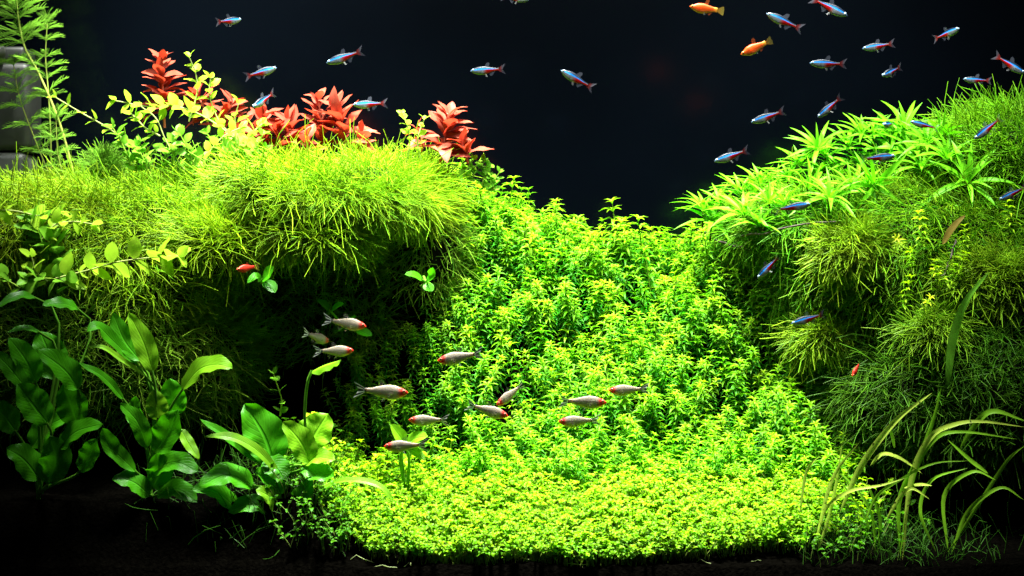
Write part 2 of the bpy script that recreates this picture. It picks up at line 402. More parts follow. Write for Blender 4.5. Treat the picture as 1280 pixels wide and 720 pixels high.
# ================================================================== moss
def moss(name, rocks, n, length, rad, colA, colB, label, cat, up=0.45, down=0.55, noise=0.45, zmin=-0.5, seed=1, extra=None, droop=0.35, cnoise=0.10, flow=None):
    r = np.random.default_rng(seed)
    pts, ns = [], []
    area = {k: ROCKS[k][1][0] * (ROCKS[k][1][1] + ROCKS[k][1][2]) for k in rocks}
    tot = sum(area.values())
    for k in rocks:
        c, R = ROCKS[k]; m = int(n * area[k] / tot * 2.2)
        u = nrm(r.normal(size=(m, 3)))
        u = u[(u[:, 2] > zmin) & (u[:, 1] < 0.55)]
        p = c + u * R; nn = nrm(u / R)
        keep = np.ones(len(p), bool)
        for k2, (c2, R2) in ROCKS.items():
            if k2 != k: keep &= (((p - c2) / R2) ** 2).sum(1) > 0.92
        keep &= soil_z(p[:, 0], p[:, 1]) < p[:, 2] + 1
        keep &= np.abs(p[:, 0]) < 55
        pts.append(p[keep]); ns.append(nn[keep])
    p = np.vstack(pts); nn = np.vstack(ns)
    if len(p) > n:
        s = r.choice(len(p), n, replace=False); p, nn = p[s], nn[s]
    if extra is not None:
        p = np.vstack([p, extra[0]]); nn = np.vstack([nn, extra[1]])
    N = len(p)
    g = np.array([0, 0, -1.0])
    tang = nrm(g - (nn @ g)[:, None] * nn)                       # downhill
    if flow is not None: fl = flow(p); tang = nrm(tang + fl - (fl*nn).sum(1)[:, None]*nn)
    clump = np.stack([vnoise(p*0.8, 11), vnoise(p*0.8, 12), vnoise(p*0.8, 13)], -1) + 0.5*np.stack([vnoise(p*2.2, 14), vnoise(p*2.2, 15), vnoise(p*2.2, 16)], -1)
    d = nrm(nn*up + tang*down + clump*0.8 + r.normal(size=(N, 3))*noise)
    # never grow straight into the rock
    into = (d * nn).sum(1); d = nrm(d - nn * np.minimum(into - 0.08, 0)[:, None])
    Lg = length * r.uniform(0.45, 1.25, N) * np.where(r.random(N) < 0.12, 1.6, 1.0)
    side = nrm(r.normal(size=(N, 3)))
    p0 = p - nn*0.4
    p1 = p0 + d*(Lg*0.34)[:, None]
    d2 = nrm(d + side*0.28 + g*droop*0.5); p2 = p1 + d2*(Lg*0.33)[:, None]
    d3 = nrm(d2 + side*0.25 + g*droop*0.6); p3 = p2 + d3*(Lg*0.33)[:, None]
    # short side branches on half of the strands
    b = r.random(N) < 0.5
    bd = nrm(d2[b] + nrm(r.normal(size=(b.sum(), 3)))*0.9); bl = (Lg[b]*0.4)[:, None]
    V1, F1 = strands(p0, p1, p2, p3, rad * r.uniform(0.7, 1.25, N))
    V2, F2 = strands(p1[b], None, None, p1[b] + bd*bl + g*0.05, rad * 0.75 * r.uniform(0.7, 1.2, b.sum()), two=True)
    V = np.vstack([V1, V2]); F = np.vstack([F1, F2 + len(V1)])
    f = np.clip(0.5 + cnoise*3*vnoise(p0*0.25, 5) + r.normal(size=N)*0.22, 0, 1)[:, None]
    col = np.array(colA)*(1-f) + np.array(colB)*f
    tip = col*1.3 + np.array([0.02, 0.022, 0.006])                # pale strand tips
    cv = np.vstack([np.repeat(np.stack([col, col, col, tip], 1)[:, :, None], 3, 2).reshape(-1, 3),
                    np.repeat(np.stack([col[b], tip[b]], 1)[:, :, None], 3, 2).reshape(-1, 3)])
    o = obj(name, mesh_np(name, V, F, M['moss'], col=cv))
    tag(o, label, cat, None, 'stuff')
    return o
YEL, OLV, GRN = (0.30, 0.40, 0.006), (0.21, 0.30, 0.006), (0.09, 0.26, 0.006)
cx = P(400, 200, 27)[0]
def lateral(amp, bias=(0, -0.3, 0)):
    return lambda p: np.stack([amp*vnoise(p*np.array([0.16, 0.16, 0.3]), 71) + bias[0], 0.3*vnoise(p*0.2, 72) + bias[1], 0.25*vnoise(p*0.3, 73) + bias[2]], -1)
moss('moss', ['lip', 'brow', 'nape', 'knoll', 'hump', 'drape', 'jut'], 24000, 2.9, 0.041, (0.10, 0.28, 0.006), (0.28, 0.43, 0.006), 'bright yellow-green moss cap overhanging the dark hollow', 'moss', up=0.26, down=0.35, noise=0.42, zmin=-0.5, seed=2, droop=0.22, flow=lateral(2.2))
moss('moss', ['shoulder', 'ridge', 'curtain'], 19000, 3.0, 0.046, GRN, OLV, 'green moss bank behind the oval-leaved creepers', 'moss', up=0.45, down=0.5, noise=0.45, seed=3, zmin=-0.55, flow=lateral(1.0))
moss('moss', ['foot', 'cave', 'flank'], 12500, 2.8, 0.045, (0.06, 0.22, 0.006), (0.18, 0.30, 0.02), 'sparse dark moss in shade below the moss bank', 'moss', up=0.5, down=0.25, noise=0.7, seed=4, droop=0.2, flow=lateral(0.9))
moss('moss', ['bank', 'ledge'], 14500, 2.7, 0.05, (0.05, 0.25, 0.004), (0.17, 0.32, 0.006), 'green moss over the big rock beside the hill', 'moss', up=0.45, down=0.5, noise=0.5, seed=5, zmin=-0.85, flow=lateral(0.9))
moss('moss', ['crest'], 5000, 3.0, 0.055, (0.05, 0.26, 0.004), (0.15, 0.36, 0.006), 'wispy fine green moss over the crest rock', 'moss', up=0.5, down=0.2, noise=1.0, seed=6, droop=0.1)
moss('moss', ['base'], 7000, 2.7, 0.045, (0.03, 0.14, 0.005), (0.08, 0.20, 0.008), 'moss coloured dark for the shade behind the grass blades', 'moss', up=0.5, down=0.4, noise=0.6, seed=8)  # strand colours lowered to stand in for shade

def clump_moss(px, py, wpx, hpx, n, length, colA, colB, label, seed, up=0.4):
    """a moss tuft growing on the rock at that spot"""
    c, nn = rock_hit(px, py, soil=False)
    k = pxcm(c[1]); R = np.array([wpx/2/k, 3.0, hpx/2/k])
    nm = '_t%d' % seed
    ROCKS[nm] = (c + np.array([0, 0.6, 0]), R)
    o = moss('moss_tuft', [nm], n, length, 0.05, colA, colB, label, 'moss', up=up, down=0.45, noise=0.6, zmin=-0.6, seed=seed, flow=lateral(1.2))
    if 'kind' in o: del o['kind']
    q = IV * 0.9 * R
    del ROCKS[nm]
    return o
clump_moss(1065, 318, 84, 70, 1700, 2.4, (0.11, 0.26, 0.005), (0.23, 0.35, 0.008), 'olive-yellow moss tuft on the rock below the rosettes', 21)
clump_moss(1040, 425, 85, 50, 1500, 2.3, (0.10, 0.25, 0.006), (0.22, 0.33, 0.008), 'olive moss tuft hanging low beside the hill stems', 22)
clump_moss(1235, 360, 130, 90, 3000, 2.3, (0.12, 0.28, 0.006), (0.22, 0.34, 0.01), 'green moss tuft behind the long ribbon leaf', 23)
clump_moss(1170, 420, 80, 60, 1200, 2.2, (0.08, 0.24, 0.006), (0.17, 0.30, 0.01), 'thin moss tuft below the yellow sprigs', 24)

# ================================================================== hill of star-leaved stems
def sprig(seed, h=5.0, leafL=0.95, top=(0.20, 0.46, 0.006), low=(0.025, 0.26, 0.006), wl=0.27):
    r = np.random.default_rng(seed)
    lean = r.normal(size=2) * 0.35
    path = lambda t: np.array([lean[0]*t*t*1.6, lean[1]*t*t*1.6, h*t])
    Vs, Fs, Cs = [], [], []; off = 0
    nwh = int(h / 0.52)
    fw, up, T, sl, cc = [], [], [], [], []
    for i in range(nwh):
        t = (i + 1.2) / (nwh + 0.2); z = min(t, 1.0)
        n = 4 if i < nwh - 2 else 5
        a0 = i * 0.8 + r.uniform(0, 0.5)
        for j in range(n):
            a = a0 + j * 2*math.pi/n + r.normal()*0.12
            rise = 0.28 + (0.9 if i == nwh-1 else 0.45 if i == nwh-2 else 0.0) + r.normal()*0.12
            f = np.array([math.cos(a), math.sin(a), rise])
            fw.append(f); up.append([0, 0, 1.0]); T.append(path(z))
            sl.append(leafL * (0.72 if i == nwh-1 else 1.0) * r.uniform(0.8, 1.15))
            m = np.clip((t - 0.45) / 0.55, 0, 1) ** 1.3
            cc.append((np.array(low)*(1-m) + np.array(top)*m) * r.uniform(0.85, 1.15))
    LV, LF = small_leaf(wl, 0.55, 0.25)
    V, F = batch(LV, LF, frames(np.array(fw), np.array(up)), np.array(T), np.array(sl))
    c = np.repeat(np.array(cc), len(LV), 0)
    SV, SF = tube([path(t) for t in np.linspace(-0.1, 1, 5)], [0.06, 0.06, 0.055, 0.05, 0.04], 4)
    return (V, F, c), (SV, SF)
PROTO = [sprig(100 + i, h=4.2 + 0.35*i) for i in range(6)]
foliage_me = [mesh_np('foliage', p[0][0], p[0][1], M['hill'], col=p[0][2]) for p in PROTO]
stem_me = [mesh_np('stem', p[1][0], p[1][1], M['stem_green']) for p in PROTO]

spots_ = []
sp = 0.95
for iy, yy in enumerate(np.arange(17.2, 42, sp*0.62)):
    for ix, xx in enumerate(np.arange(-20, 33, sp)):
        x = xx + (iy % 2)*sp/2 + rng.normal()*0.28; y = yy + rng.normal()*0.28
        z = float(soil_z(x, y)); d = CAM_D + y
        px = 640 + x*FPX/d
        if px < 425 or px > 1075: continue
        if vnoise(np.array([x*0.5, y*0.5, 0.0]), 31) < -0.62: continue
        inside = any((((np.array([x, y, z+1.5]) - c)/R)**2).sum() < 0.85 for c, R in ROCKS.values())
        if inside: continue
        if px < 520 and rng.random() < 0.45: continue
        spots_.append((y, x, z, px))
spots_.sort()
def sprig_matrix(x, y, z, s):
    up = nrm(np.array([rng.normal()*0.16, -0.28 + rng.normal()*0.16, 1.0]))
    a = rng.uniform(0, 6.28); f = np.array([math.cos(a), math.sin(a), 0])
    R = frames(f[None], up[None])[0]
    # keep up exact
    sx = nrm(np.cross(f, up)); fy = np.cross(up, sx)
    R = np.stack([sx, fy, up], -1)
    return R, np.array([x, y, z - 1.2]), s
vis = [i for i, q in enumerate(spots_) if 505 < q[3] < 1040]
indiv = set(vis[:300])
bV, bF, bC = [], [], []; off = 0
for i, (y, x, z, px) in enumerate(spots_):
    k = int(rng.integers(6)); s = rng.uniform(0.60, 1.06)
    if y > 33 and rng.random() < 0.06: s *= 1.4
    if px < 560: s *= 0.85
    R, T, s = sprig_matrix(x, y, z, s)
    if i in indiv:
        e = empty('stem_plant', T, 'bright green stem plant with small star-like leaf whorls on the hill', 'plant', 'star-leaved stems covering the hill')
        e.rotation_euler = Matrix(R.tolist()).to_euler(); e.scale = (s, s, s)
        obj('foliage', foliage_me[k], e); obj('stem', stem_me[k], e)
    else:
        (pV, pF, pC), (sV, sF) = PROTO[k]
        v = (pV @ R.T)*s + T
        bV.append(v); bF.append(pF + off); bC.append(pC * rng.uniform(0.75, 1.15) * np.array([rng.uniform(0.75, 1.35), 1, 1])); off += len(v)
        v = (sV @ R.T)*s + T
        bV.append(v); bF.append(tris(sF) + off); bC.append(np.tile([0.2, 0.34, 0.03], (len(v), 1))); off += len(v)
tag(obj('foliage', mesh_np('foliage_mass', np.vstack(bV), np.vstack(bF), M['hill'], col=np.vstack(bC))),
    'dense mass of star-leaved stems up the slope of the hill', 'plants', None, 'stuff')

# pale sprigs standing out of the moss on the rock bank
ylw = [sprig(140 + i, h=3.6, leafL=0.95, top=(0.42, 0.50, 0.01), low=(0.20, 0.36, 0.01)) for i in range(3)]
yf = [mesh_np('foliage', p[0][0], p[0][1], M['hill'], col=p[0][2]) for p in ylw]
ys = [mesh_np('stem', p[1][0], p[1][1], M['stem_green']) for p in ylw]
for i, (px, py, ang, s) in enumerate([(1148, 295, 5, 0.9), (1122, 292, -60, 0.7), (1136, 318, 20, 0.6), (1128, 372, 0, 0.85), (1146, 388, 35, 0.75), (1160, 392, 60, 0.8), (1166, 350, 10, 0.8), (1182, 342, -15, 0.9), (1190, 352, 25, 0.8), (1205, 300, 0, 0.7), (1255, 275, 10, 0.8), (1175, 385, 60, 0.7)]):
    p, n = rock_hit(px, py, soil=False)
    e = empty('sprig', p + np.array([0, -1.8, -1.5]), 'pale yellow-green star-leaved sprig poking out of the moss bank', 'plant', 'pale sprigs on the moss bank')
    e.rotation_euler = (math.radians(12), math.radians(ang), i*1.3); e.scale = (s, s, s)
    obj('foliage', yf[i % 3], e); obj('stem', ys[i % 3], e)

# ================================================================== carpet of tiny round leaves
def plantlet(seed, h=1.5, leafL=0.46, tall=False):
    r = np.random.default_rng(seed)
    lean = r.normal(size=2)*0.35; path = lambda t: np.array([lean[0]*t*t*h, lean[1]*t*t*h, h*t])
    npair = 2 if not tall else 5
    fw, T, sl, cc = [], [], [], []
    for i in range(npair):
        t = 1 - i*(0.32 if not tall else 0.2)
        a0 = i*1.57 + r.uniform(0, 1)
        for j in range(3 if (i == 0 and not tall) else 2):
            a = a0 + j*(2.1 if (i == 0 and not tall) else math.pi) + r.normal()*0.2
            fw.append([math.cos(a), math.sin(a), 0.45 + r.normal()*0.25]); T.append(path(t)); sl.append(leafL*r.uniform(0.75, 1.2)*(0.8 if i == 0 else 1))
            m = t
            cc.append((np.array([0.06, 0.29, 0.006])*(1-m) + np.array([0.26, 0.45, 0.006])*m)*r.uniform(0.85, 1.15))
    LV, LF = small_leaf(0.66, 0.3, 0.2, a=0.35, b=0.75, wb=0.85)
    V, F = batch(LV, LF, frames(np.array(fw), np.tile([0, 0, 1.0], (len(fw), 1))), np.array(T), np.array(sl))
    c = np.repeat(np.array(cc), len(LV), 0)
    SV, SF = tube([path(t) for t in np.linspace(-0.1, 1, 4)], 0.035, 3)
    return (V, F, c), (SV, SF)
PL = [plantlet(300 + i, h=1.2 + 0.15*i) for i in range(8)]
bV, bF, bC = [], [], []; off = 0
def carpet_ok(px, y):
    # outline of the carpet in plan, from its outline in the photograph
    lo = np.interp(y, [0.5, 3, 8, 14, 20], [600, 470, 410, 405, 470]); hi = np.interp(y, [0.5, 3, 8, 14, 20], [840, 985, 1018, 1015, 1010])
    return lo, hi
cnt = 0
while cnt < 9500:
    y = rng.uniform(0.7, 19.5); x = rng.uniform(-19, 30)
    px = 640 + x*FPX/(CAM_D + y); lo, hi = carpet_ok(px, y)
    if y < 1.4 + 2.2*((x - 4)/20)**2 + 1.0*vnoise(np.array([x*0.7, 0.0, 0.0]), 45): continue
    e0 = min(px - lo, hi - px)
    if e0 < 0 and rng.random() > math.exp(e0/14): continue
    z = float(soil_z(x, y)); k = int(rng.integers(8)); s = rng.uniform(0.75, 1.2) * (1.0 + 0.22*vnoise(np.array([x*0.6, y*0.6, 0]), 41))
    R, T, s = sprig_matrix(x, y, z, s); T = T + np.array([0, 0, 1.1])
    (pV, pF, pC), (sV, sF) = PL[k]
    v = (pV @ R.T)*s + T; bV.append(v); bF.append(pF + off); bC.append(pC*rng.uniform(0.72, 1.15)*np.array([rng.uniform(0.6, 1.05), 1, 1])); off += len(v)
    v = (sV @ R.T)*s + T; bV.append(v); bF.append(tris(sF) + off); bC.append(np.tile([0.30, 0.38, 0.08], (len(v), 1))); off += len(v)
    cnt += 1
# pale runners lying on the soil along the front edge
n = 12
x = rng.uniform(-12, 20, n); y = rng.uniform(0.6, 2.4, n); z = soil_z(x, y)
p0 = np.stack([x, y, z + 0.1], -1); a = rng.uniform(0, 6.28, n); L = rng.uniform(0.8, 2.6, n)
dd = np.stack([np.cos(a), 0.25*np.sin(a), rng.uniform(-0.1, 0.5, n)], -1)
q1 = p0 + dd*(L*0.33)[:, None]; q2 = p0 + dd*(L*0.66)[:, None] + np.array([0, 0, 0.15]); q3 = p0 + dd*L[:, None]; q3[:, 2] = z + 0.15
v, f = strands(p0, q1, q2, q3, np.full(n, 0.035)); f = tris(f)
bV.append(v); bF.append(f + off); bC.append(np.tile([0.32, 0.38, 0.16], (len(v), 1))); off += len(v)
tag(obj('ground_cover', mesh_np('ground_cover', np.vstack(bV), np.vstack(bF), M['carpet'], col=np.vstack(bC))),
    'low carpet of tiny round yellow-green leaves along the front', 'ground cover', None, 'stuff')

# thin undergrowth beside the carpet, its colours darkened to paint in the shade
bV, bF, bC = [], [], []; off = 0
for i in range(330):
    if i % 3 == 0: px = rng.triangular(1000, 1010, 1150)
    else: px = rng.triangular(310, 430, 440)
    y = rng.uniform(1.6, 17); x = P(px, 0, y)[0]; z = float(soil_z(x, y))
    k = int(rng.integers(8)); R, T, q = sprig_matrix(x, y, z, rng.uniform(0.7, 1.35)); T = T + np.array([0, 0, 1.1])
    (pV, pF, pC), (sV, sF) = PL[k]
    v = (pV @ R.T)*q + T; bV.append(v); bF.append(pF + off); bC.append(pC*np.array([0.25, 0.5, 0.7])*rng.uniform(0.7, 1.1)); off += len(v)  # carpet leaf colours cut down in place of shade
    v = (sV @ R.T)*q + T; bV.append(v); bF.append(tris(sF) + off); bC.append(np.tile([0.2, 0.28, 0.06], (len(v), 1))); off += len(v)
n = 1000
px_ = np.where(rng.random(n) < 0.5, rng.triangular(1000, 1040, 1280, n), rng.triangular(150, 400, 450, n)); y = rng.uniform(1.5, 16, n)
x = (px_ - 640)*(CAM_D + y)/FPX; z = soil_z(x, y); p0 = np.stack([x, y, z - 0.1], -1)
dd = nrm(rng.normal(size=(n, 3))*0.55 + np.array([0, -0.1, 1.0])); L = rng.uniform(1.2, 4.0, n)[:, None]; sd = rng.normal(size=(n, 3))*0.35 + np.array([0, 0, -0.25])
v, f = strands(p0, p0 + dd*L*.33, p0 + dd*L*.66 + sd*L*.12, p0 + dd*L*.9 + sd*L*.4, np.full(n, 0.04)); f = tris(f)
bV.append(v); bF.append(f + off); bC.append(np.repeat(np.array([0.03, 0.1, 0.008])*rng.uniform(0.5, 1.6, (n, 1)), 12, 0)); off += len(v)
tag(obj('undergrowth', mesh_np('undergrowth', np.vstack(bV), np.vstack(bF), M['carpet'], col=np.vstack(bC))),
    'thin undergrowth of small stems coloured dark for the shade', 'undergrowth', None, 'stuff')

# taller round-leaved stems between the broad leaves and the carpet, and thin ones on the dark soil beside it
TL = [plantlet(340 + i, h=3.4 + 0.4*i, leafL=0.72, tall=True) for i in range(4)]
tf = [mesh_np('foliage', p[0][0], p[0][1], M['carpet'], col=p[0][2]) for p in TL]
ts = [mesh_np('stem', p[1][0], p[1][1], M['stem_green']) for p in TL]
tall = []
for i in range(46): tall.append((rng.uniform(425, 555), rng.uniform(11, 17), 'slender stem with paired round leaves between carpet and broad leaves', 'round-leaved stems beside the broad-leaved plants'))
for i in range(22): tall.append((rng.uniform(1015, 1110), rng.uniform(4, 16), 'slender round-leaved stem among the grass blades', 'round-leaved stems among the grass blades'))
for i in range(10): tall.append((rng.uniform(325, 420), rng.uniform(9, 14), 'slender round-leaved stem rising behind the broad leaves', 'round-leaved stems behind the broad leaves'))
for i, (px, y, lab, grp) in enumerate(tall):
    x = P(px, 0, y)[0]; k = i % 4
    e = empty('round_leaved_stem', (x, y, float(soil_z(x, y)) - 0.2), lab, 'plant', grp)
    s = rng.uniform(0.65, 1.15); e.scale = (s, s, s); e.rotation_euler = (rng.normal()*0.12, rng.normal()*0.12, rng.uniform(0, 6.28))
    obj('foliage', tf[k], e); obj('stem', ts[k], e)

# ================================================================== rosettes of narrow leaves on the ledge
NARROW = []
for i in range(5):
    v, f, uv = grid_leaf(1.0, 0.105 + 0.01*i, 7, 2, peak=0.42, droop=[0.25, 0.4, 0.15, 0.6, 0.3][i], fold=0.35, wave=0.04, seed=i, arch=0.05)
    NARROW.append(mesh_np('leaf', v, f, M['narrow']))
def place(o, T, R, s, root):
    m = Matrix([[*R[0], 0], [*R[1], 0], [*R[2], 0], [0, 0, 0, 1]])
    m = m @ Matrix.Scale(s, 4); m.translation = (Vector(T)) * S - root.location
    o.matrix_local = m
def rosette(px, py, L, n, label, group, tilt=None, spread=1.0, off=1.6):
    p, nn = rock_hit(px, py)
    ax = nrm(np.array([0, -0.55, 1.0]) + 0.25*rng.normal(size=3)) if tilt is None else nrm(np.array(tilt, float))
    c = p + nn*off*0.5 + np.array([0, -0.6, 0.2])
    root = empty('rosette_plant', c, label, 'plant', group)
    s1 = nrm(np.cross(ax, [0.3, 0.9, 0.1])); s2 = np.cross(ax, s1)
    for i in range(n):
        t = (i + 0.5) / n; a = i*2.399 + rng.normal()*0.15
        el = (1 - t) * 0.1*spread + t * 1.15
        f = nrm((math.cos(a)*s1 + math.sin(a)*s2)*math.cos(el)*spread + ax*(math.sin(el) + 0.15))
        R = frames(f[None], ax[None] + 0.001)[0]
        o = obj('leaf', NARROW[int(rng.integers(5))], root)
        place(o, c + f*0.08, R, L * (0.75 + 0.35*math.sin(math.pi*min(1, t + 0.25))) * rng.uniform(0.85, 1.15), root)
    base = p - nn*0.8
    v, f = tube(spline([base, (base + c)/2 + np.array([0, 0, -0.2]), c], 5) - c, 0.09, 5)
    obj('stem', mesh_np('stem', v, f, M['wood']), root)
RS = [(878, 276), (900, 268), (888, 292), (924, 256), (938, 278), (912, 292), (950, 246), (965, 266), (955, 288), (985, 238), (1000, 220), (1010, 250), (985, 268), (1030, 210), (1045, 236), (1022, 232), (1060, 196), (1072, 222), (1060, 250), (1090, 186), (1100, 212), (1086, 246), (1115, 182), (1126, 214), (1140, 196), (1165, 190), (1150, 226), (1188, 206), (1178, 182), (1036, 262), (1110, 196), (1075, 182), (970, 244), (940, 258), (1128, 176), (1020, 200)]
for px, py in RS:
    where = 'at the outer tip of the rock ledge' if px < 965 else 'on the middle of the rock ledge' if px < 1080 else 'on the ledge against the mossy crest'
    rosette(px, py, rng.uniform(2.8, 3.7), int(rng.integers(11, 16)), 'bright green rosette of narrow pointed leaves ' + where, 'narrow-leaved rosettes ' + where)
rosette(1212, 232, 4.4, 13, 'large rosette of long narrow leaves drooping over the moss bank', None, tilt=(0, -0.9, 0.8), spread=1.15)
rosette(1152, 200, 4.2, 13, 'large spreading narrow-leaved rosette in front of the mossy crest', None, tilt=(-0.1, -0.7, 0.9), spread=1.1)
rosette(1094, 246, 3.6, 9, 'narrow-leaved rosette hanging down above the olive moss tuft', None, tilt=(0, -1.0, 0.1), spread=1.1)
# dark twigs the rosettes grow from
for pts, r_, lab in [([(868, 290), (905, 296), (945, 293), (1000, 280), (1040, 277)], 0.13, 'thin dark twig running under the ledge rosettes'),
                 ([(890, 300), (930, 312), (950, 326)], 0.11, 'short dark twig below the ledge rosettes'),
                 ([(1188, 300), (1180, 330), (1172, 345)], 0.10, 'short dark twig beside the pale sprigs')]:
    q = []
    for a, b in pts:
        h, n = rock_hit(a, b); q.append(h + np.array([0, -2.2, 0]))
    q = spline(q, 14) + 0.08*rng.normal(size=(14, 3))
    v, f = tube(q - q[0], np.linspace(r_, r_*0.5, 14), 6)
    o = obj('twig', mesh_np('twig', v, f, M['wood'])); o.location = Vector(q[0])*S; tag(o, lab, 'twig')

# ================================================================== broad-leaved plants (each leaf traced, with depth)
def broad_leaf(root, pts, wpx, y0, y1, mat, face=(0, -0.7, 0.75), nl=14, nw=6, peak=0.45, fold=0.22, wave=0.07, bulge=0.0, petiole_to=None, seed=0, name='leaf', thin=False):
    """pts: pixels from leaf base to tip; depth goes from y0 to y1"""
    k = len(pts)
    ctr = np.array([P(a, b, y0 + (y1 - y0)*i/(k-1)) for i, (a, b) in enumerate(pts)])
    c = spline(ctr, nl + 1)
    t = nrm(np.gradient(c, axis=0)); n = np.array(face, float); n = nrm(n[None] - (t @ n)[:, None]*t)
    s = np.cross(t, n)
    W = wpx * (1.03 if nw > 4 else 0.8 if nw == 2 else 1.0) / pxcm((y0 + y1)/2)
    v, f, uv = grid_leaf(1, 1, nl, nw, peak=peak, sharp=0.6 if nw > 2 else 0.75, wave=wave*0.8, nwave=3, fold=0, droop=0, seed=seed)
    U = uv[:, 0]; i = np.rint(U*nl).astype(int)
    pos = c[i] + s[i]*(v[:, 0]*W)[:, None] + n[i]*(v[:, 2]*W + fold*np.abs(v[:, 0])*W + bulge*W*np.sin(np.pi*U))[:, None]
    loc = np.array(root.location)/S
    o = obj(name, mesh_np(name, pos - loc, f, mat, uv=uv), root)
    if petiole_to is not None:
        b = np.array(petiole_to); a = c[0] + t[0]*0.2
        q = bez(b, b + np.array([0, 0, 0.45*abs(a[2]-b[2]) + 0.3]), a - t[0]*0.3*np.linalg.norm(a-b), a, 8)
        pv, pf = tube(q - loc, np.linspace(0.17, 0.11, 8), 5)
        obj('petiole', mesh_np('petiole', pv, pf, M['petiole']), o)
    return o
def ground_pt(px, y): x = P(px, 0, y)[0]; return np.array([x, y, float(soil_z(x, y))])
SW, SP = M['sword'], M['sword_pale']
b1 = ground_pt(48, 5); A = empty('broad_leaved_plant', b1, 'dark broad-leaved plant with rounded upright leaves, in shade at the tank end', 'plant')
LA = [([(45, 478), (32, 450), (11, 422)], 34, 4, 3.5, SW), ([(32, 485), (12, 460), (-8, 440)], 26, 3, 2.5, SW), ([(68, 475), (62, 445), (50, 414)], 44, 7, 8, SW),
      ([(98, 486), (80, 462), (47, 437)], 38, 3.5, 2, SW), ([(45, 372), (22, 370), (-4, 384)], 15, 7, 5, SW), ([(98, 386), (78, 380), (53, 381)], 22, 8, 6, SW),
      ([(50, 415), (30, 410), (9, 416)], 10, 7, 6, SW), ([(60, 530), (40, 505), (22, 480)], 44, 3, 2, SW), ([(96, 530), (88, 505), (78, 480)], 40, 4, 3, SW),
      ([(20, 540), (5, 520), (-12, 505)], 36, 3, 2, SW), ([(75, 560), (95, 540), (128, 530)], 34, 3, 1.5, SW)]
LA += [([(50, 600), (30, 575), (8, 560)], 40, 3, 2, SW), ([(60, 605), (70, 575), (62, 545)], 42, 3, 2.5, SW), ([(100, 590), (112, 570), (120, 548)], 30, 4, 3.5, SW), ([(40, 560), (58, 535), (84, 520)], 36, 6, 6, SW)]
for i, (p, wd, y0, y1, m) in enumerate(LA): broad_leaf(A, p, wd, y0, y1, m, petiole_to=b1, seed=i)
b2 = ground_pt(188, 7); B = empty('broad_leaved_plant', b2, 'tall broad-leaved plant with two upright bright leaves and a curled one', 'plant')
LB = [([(176, 452), (155, 425), (141, 391)], 26, 7, 7.5, SW), ([(191, 466), (180, 430), (161, 391)], 27, 6, 6.5, SP), ([(172, 456), (140, 425), (122, 408), (109, 415)], 19, 7, 5, SW),
      ([(184, 472), (150, 448), (128, 434), (108, 434)], 8, 6, 5, SP), ([(155, 500), (130, 472), (97, 453)], 13, 5, 3.5, SW), ([(228, 487), (248, 463), (270, 456), (291, 460)], 32, 6, 4, SP),
      ([(216, 520), (216, 500), (212, 473)], 34, 7, 7, SW), ([(198, 525), (196, 508), (192, 487)], 28, 6, 6, SP), ([(192, 566), (208, 545), (222, 512)], 42, 5, 4.5, SW),
      ([(184, 560), (172, 528), (150, 504)], 24, 5, 4, SW), ([(190, 590), (218, 578), (248, 590)], 34, 4.5, 3, SW), ([(226, 536), (236, 555), (249, 574)], 15, 6, 5, SP),
      ([(170, 590), (140, 560), (128, 535)], 24, 4, 3, SW)]
LB += [([(188, 620), (165, 602), (140, 600)], 30, 4, 3, SW), ([(195, 620), (222, 612), (246, 628)], 30, 4, 3, SW), ([(190, 610), (200, 590), (196, 566)], 36, 4.5, 4, SW), ([(182, 540), (168, 520), (170, 495)], 22, 8, 8, SW)]
for i, (p, wd, y0, y1, m) in enumerate(LB): broad_leaf(B, p, wd, y0, y1, m, petiole_to=b2, seed=20+i)
b3 = ground_pt(350, 7); D = empty('broad_leaved_plant', b3, 'bright broad-leaved plant with wide wavy leaves beside the carpet', 'plant')
LD = [([(342, 580), (330, 545), (306, 505)], 54, 6, 6.5, SW), ([(388, 578), (375, 552), (354, 527)], 36, 5, 4.5, SP), ([(384, 560), (396, 540), (410, 517)], 48, 7.5, 8, SP),
      ([(378, 578), (398, 572), (419, 575)], 27, 5.5, 4, SP), ([(322, 578), (290, 550), (250, 524)], 15, 6, 5, SW), ([(356, 600), (320, 562), (286, 546), (256, 546)], 15, 4.5, 3.5, SP),
      ([(352, 640), (338, 622), (320, 612)], 26, 4, 3, SP), ([(318, 608), (285, 594), (249, 608)], 36, 4, 2.5, SW), ([(330, 575), (345, 585), (356, 600)], 34, 5, 4, SW),
      ([(378, 582), (398, 592), (418, 596)], 32, 5, 3.5, SW), ([(300, 640), (270, 615), (240, 612)], 28, 4, 2.5, SW)]
LD += [([(345, 640), (318, 630), (285, 640)], 30, 4, 3, SW), ([(352, 620), (340, 600), (318, 588)], 32, 5, 4, SW), ([(360, 640), (378, 620), (392, 600)], 28, 4.5, 4, SW)]
for i, (p, wd, y0, y1, m) in enumerate(LD): broad_leaf(D, p, wd, y0, y1, m, petiole_to=b3, seed=40+i)
# rolled young leaf on its long stalk: part of the same plant
o = broad_leaf(D, [(388, 465), (406, 456), (426, 450)], 13, 7, 6, SP, face=(0, -0.2, 1), fold=-1.2, wave=0.1, seed=60)
loc = np.array(D.location)/S
q = spline([b3, P(380, 560, 7), P(381, 515, 7), P(384, 480, 7), P(390, 463, 7)], 14) - loc
v, f = tube(q, 0.13, 5); obj('petiole', mesh_np('petiole', v, f, M['petiole']), o)
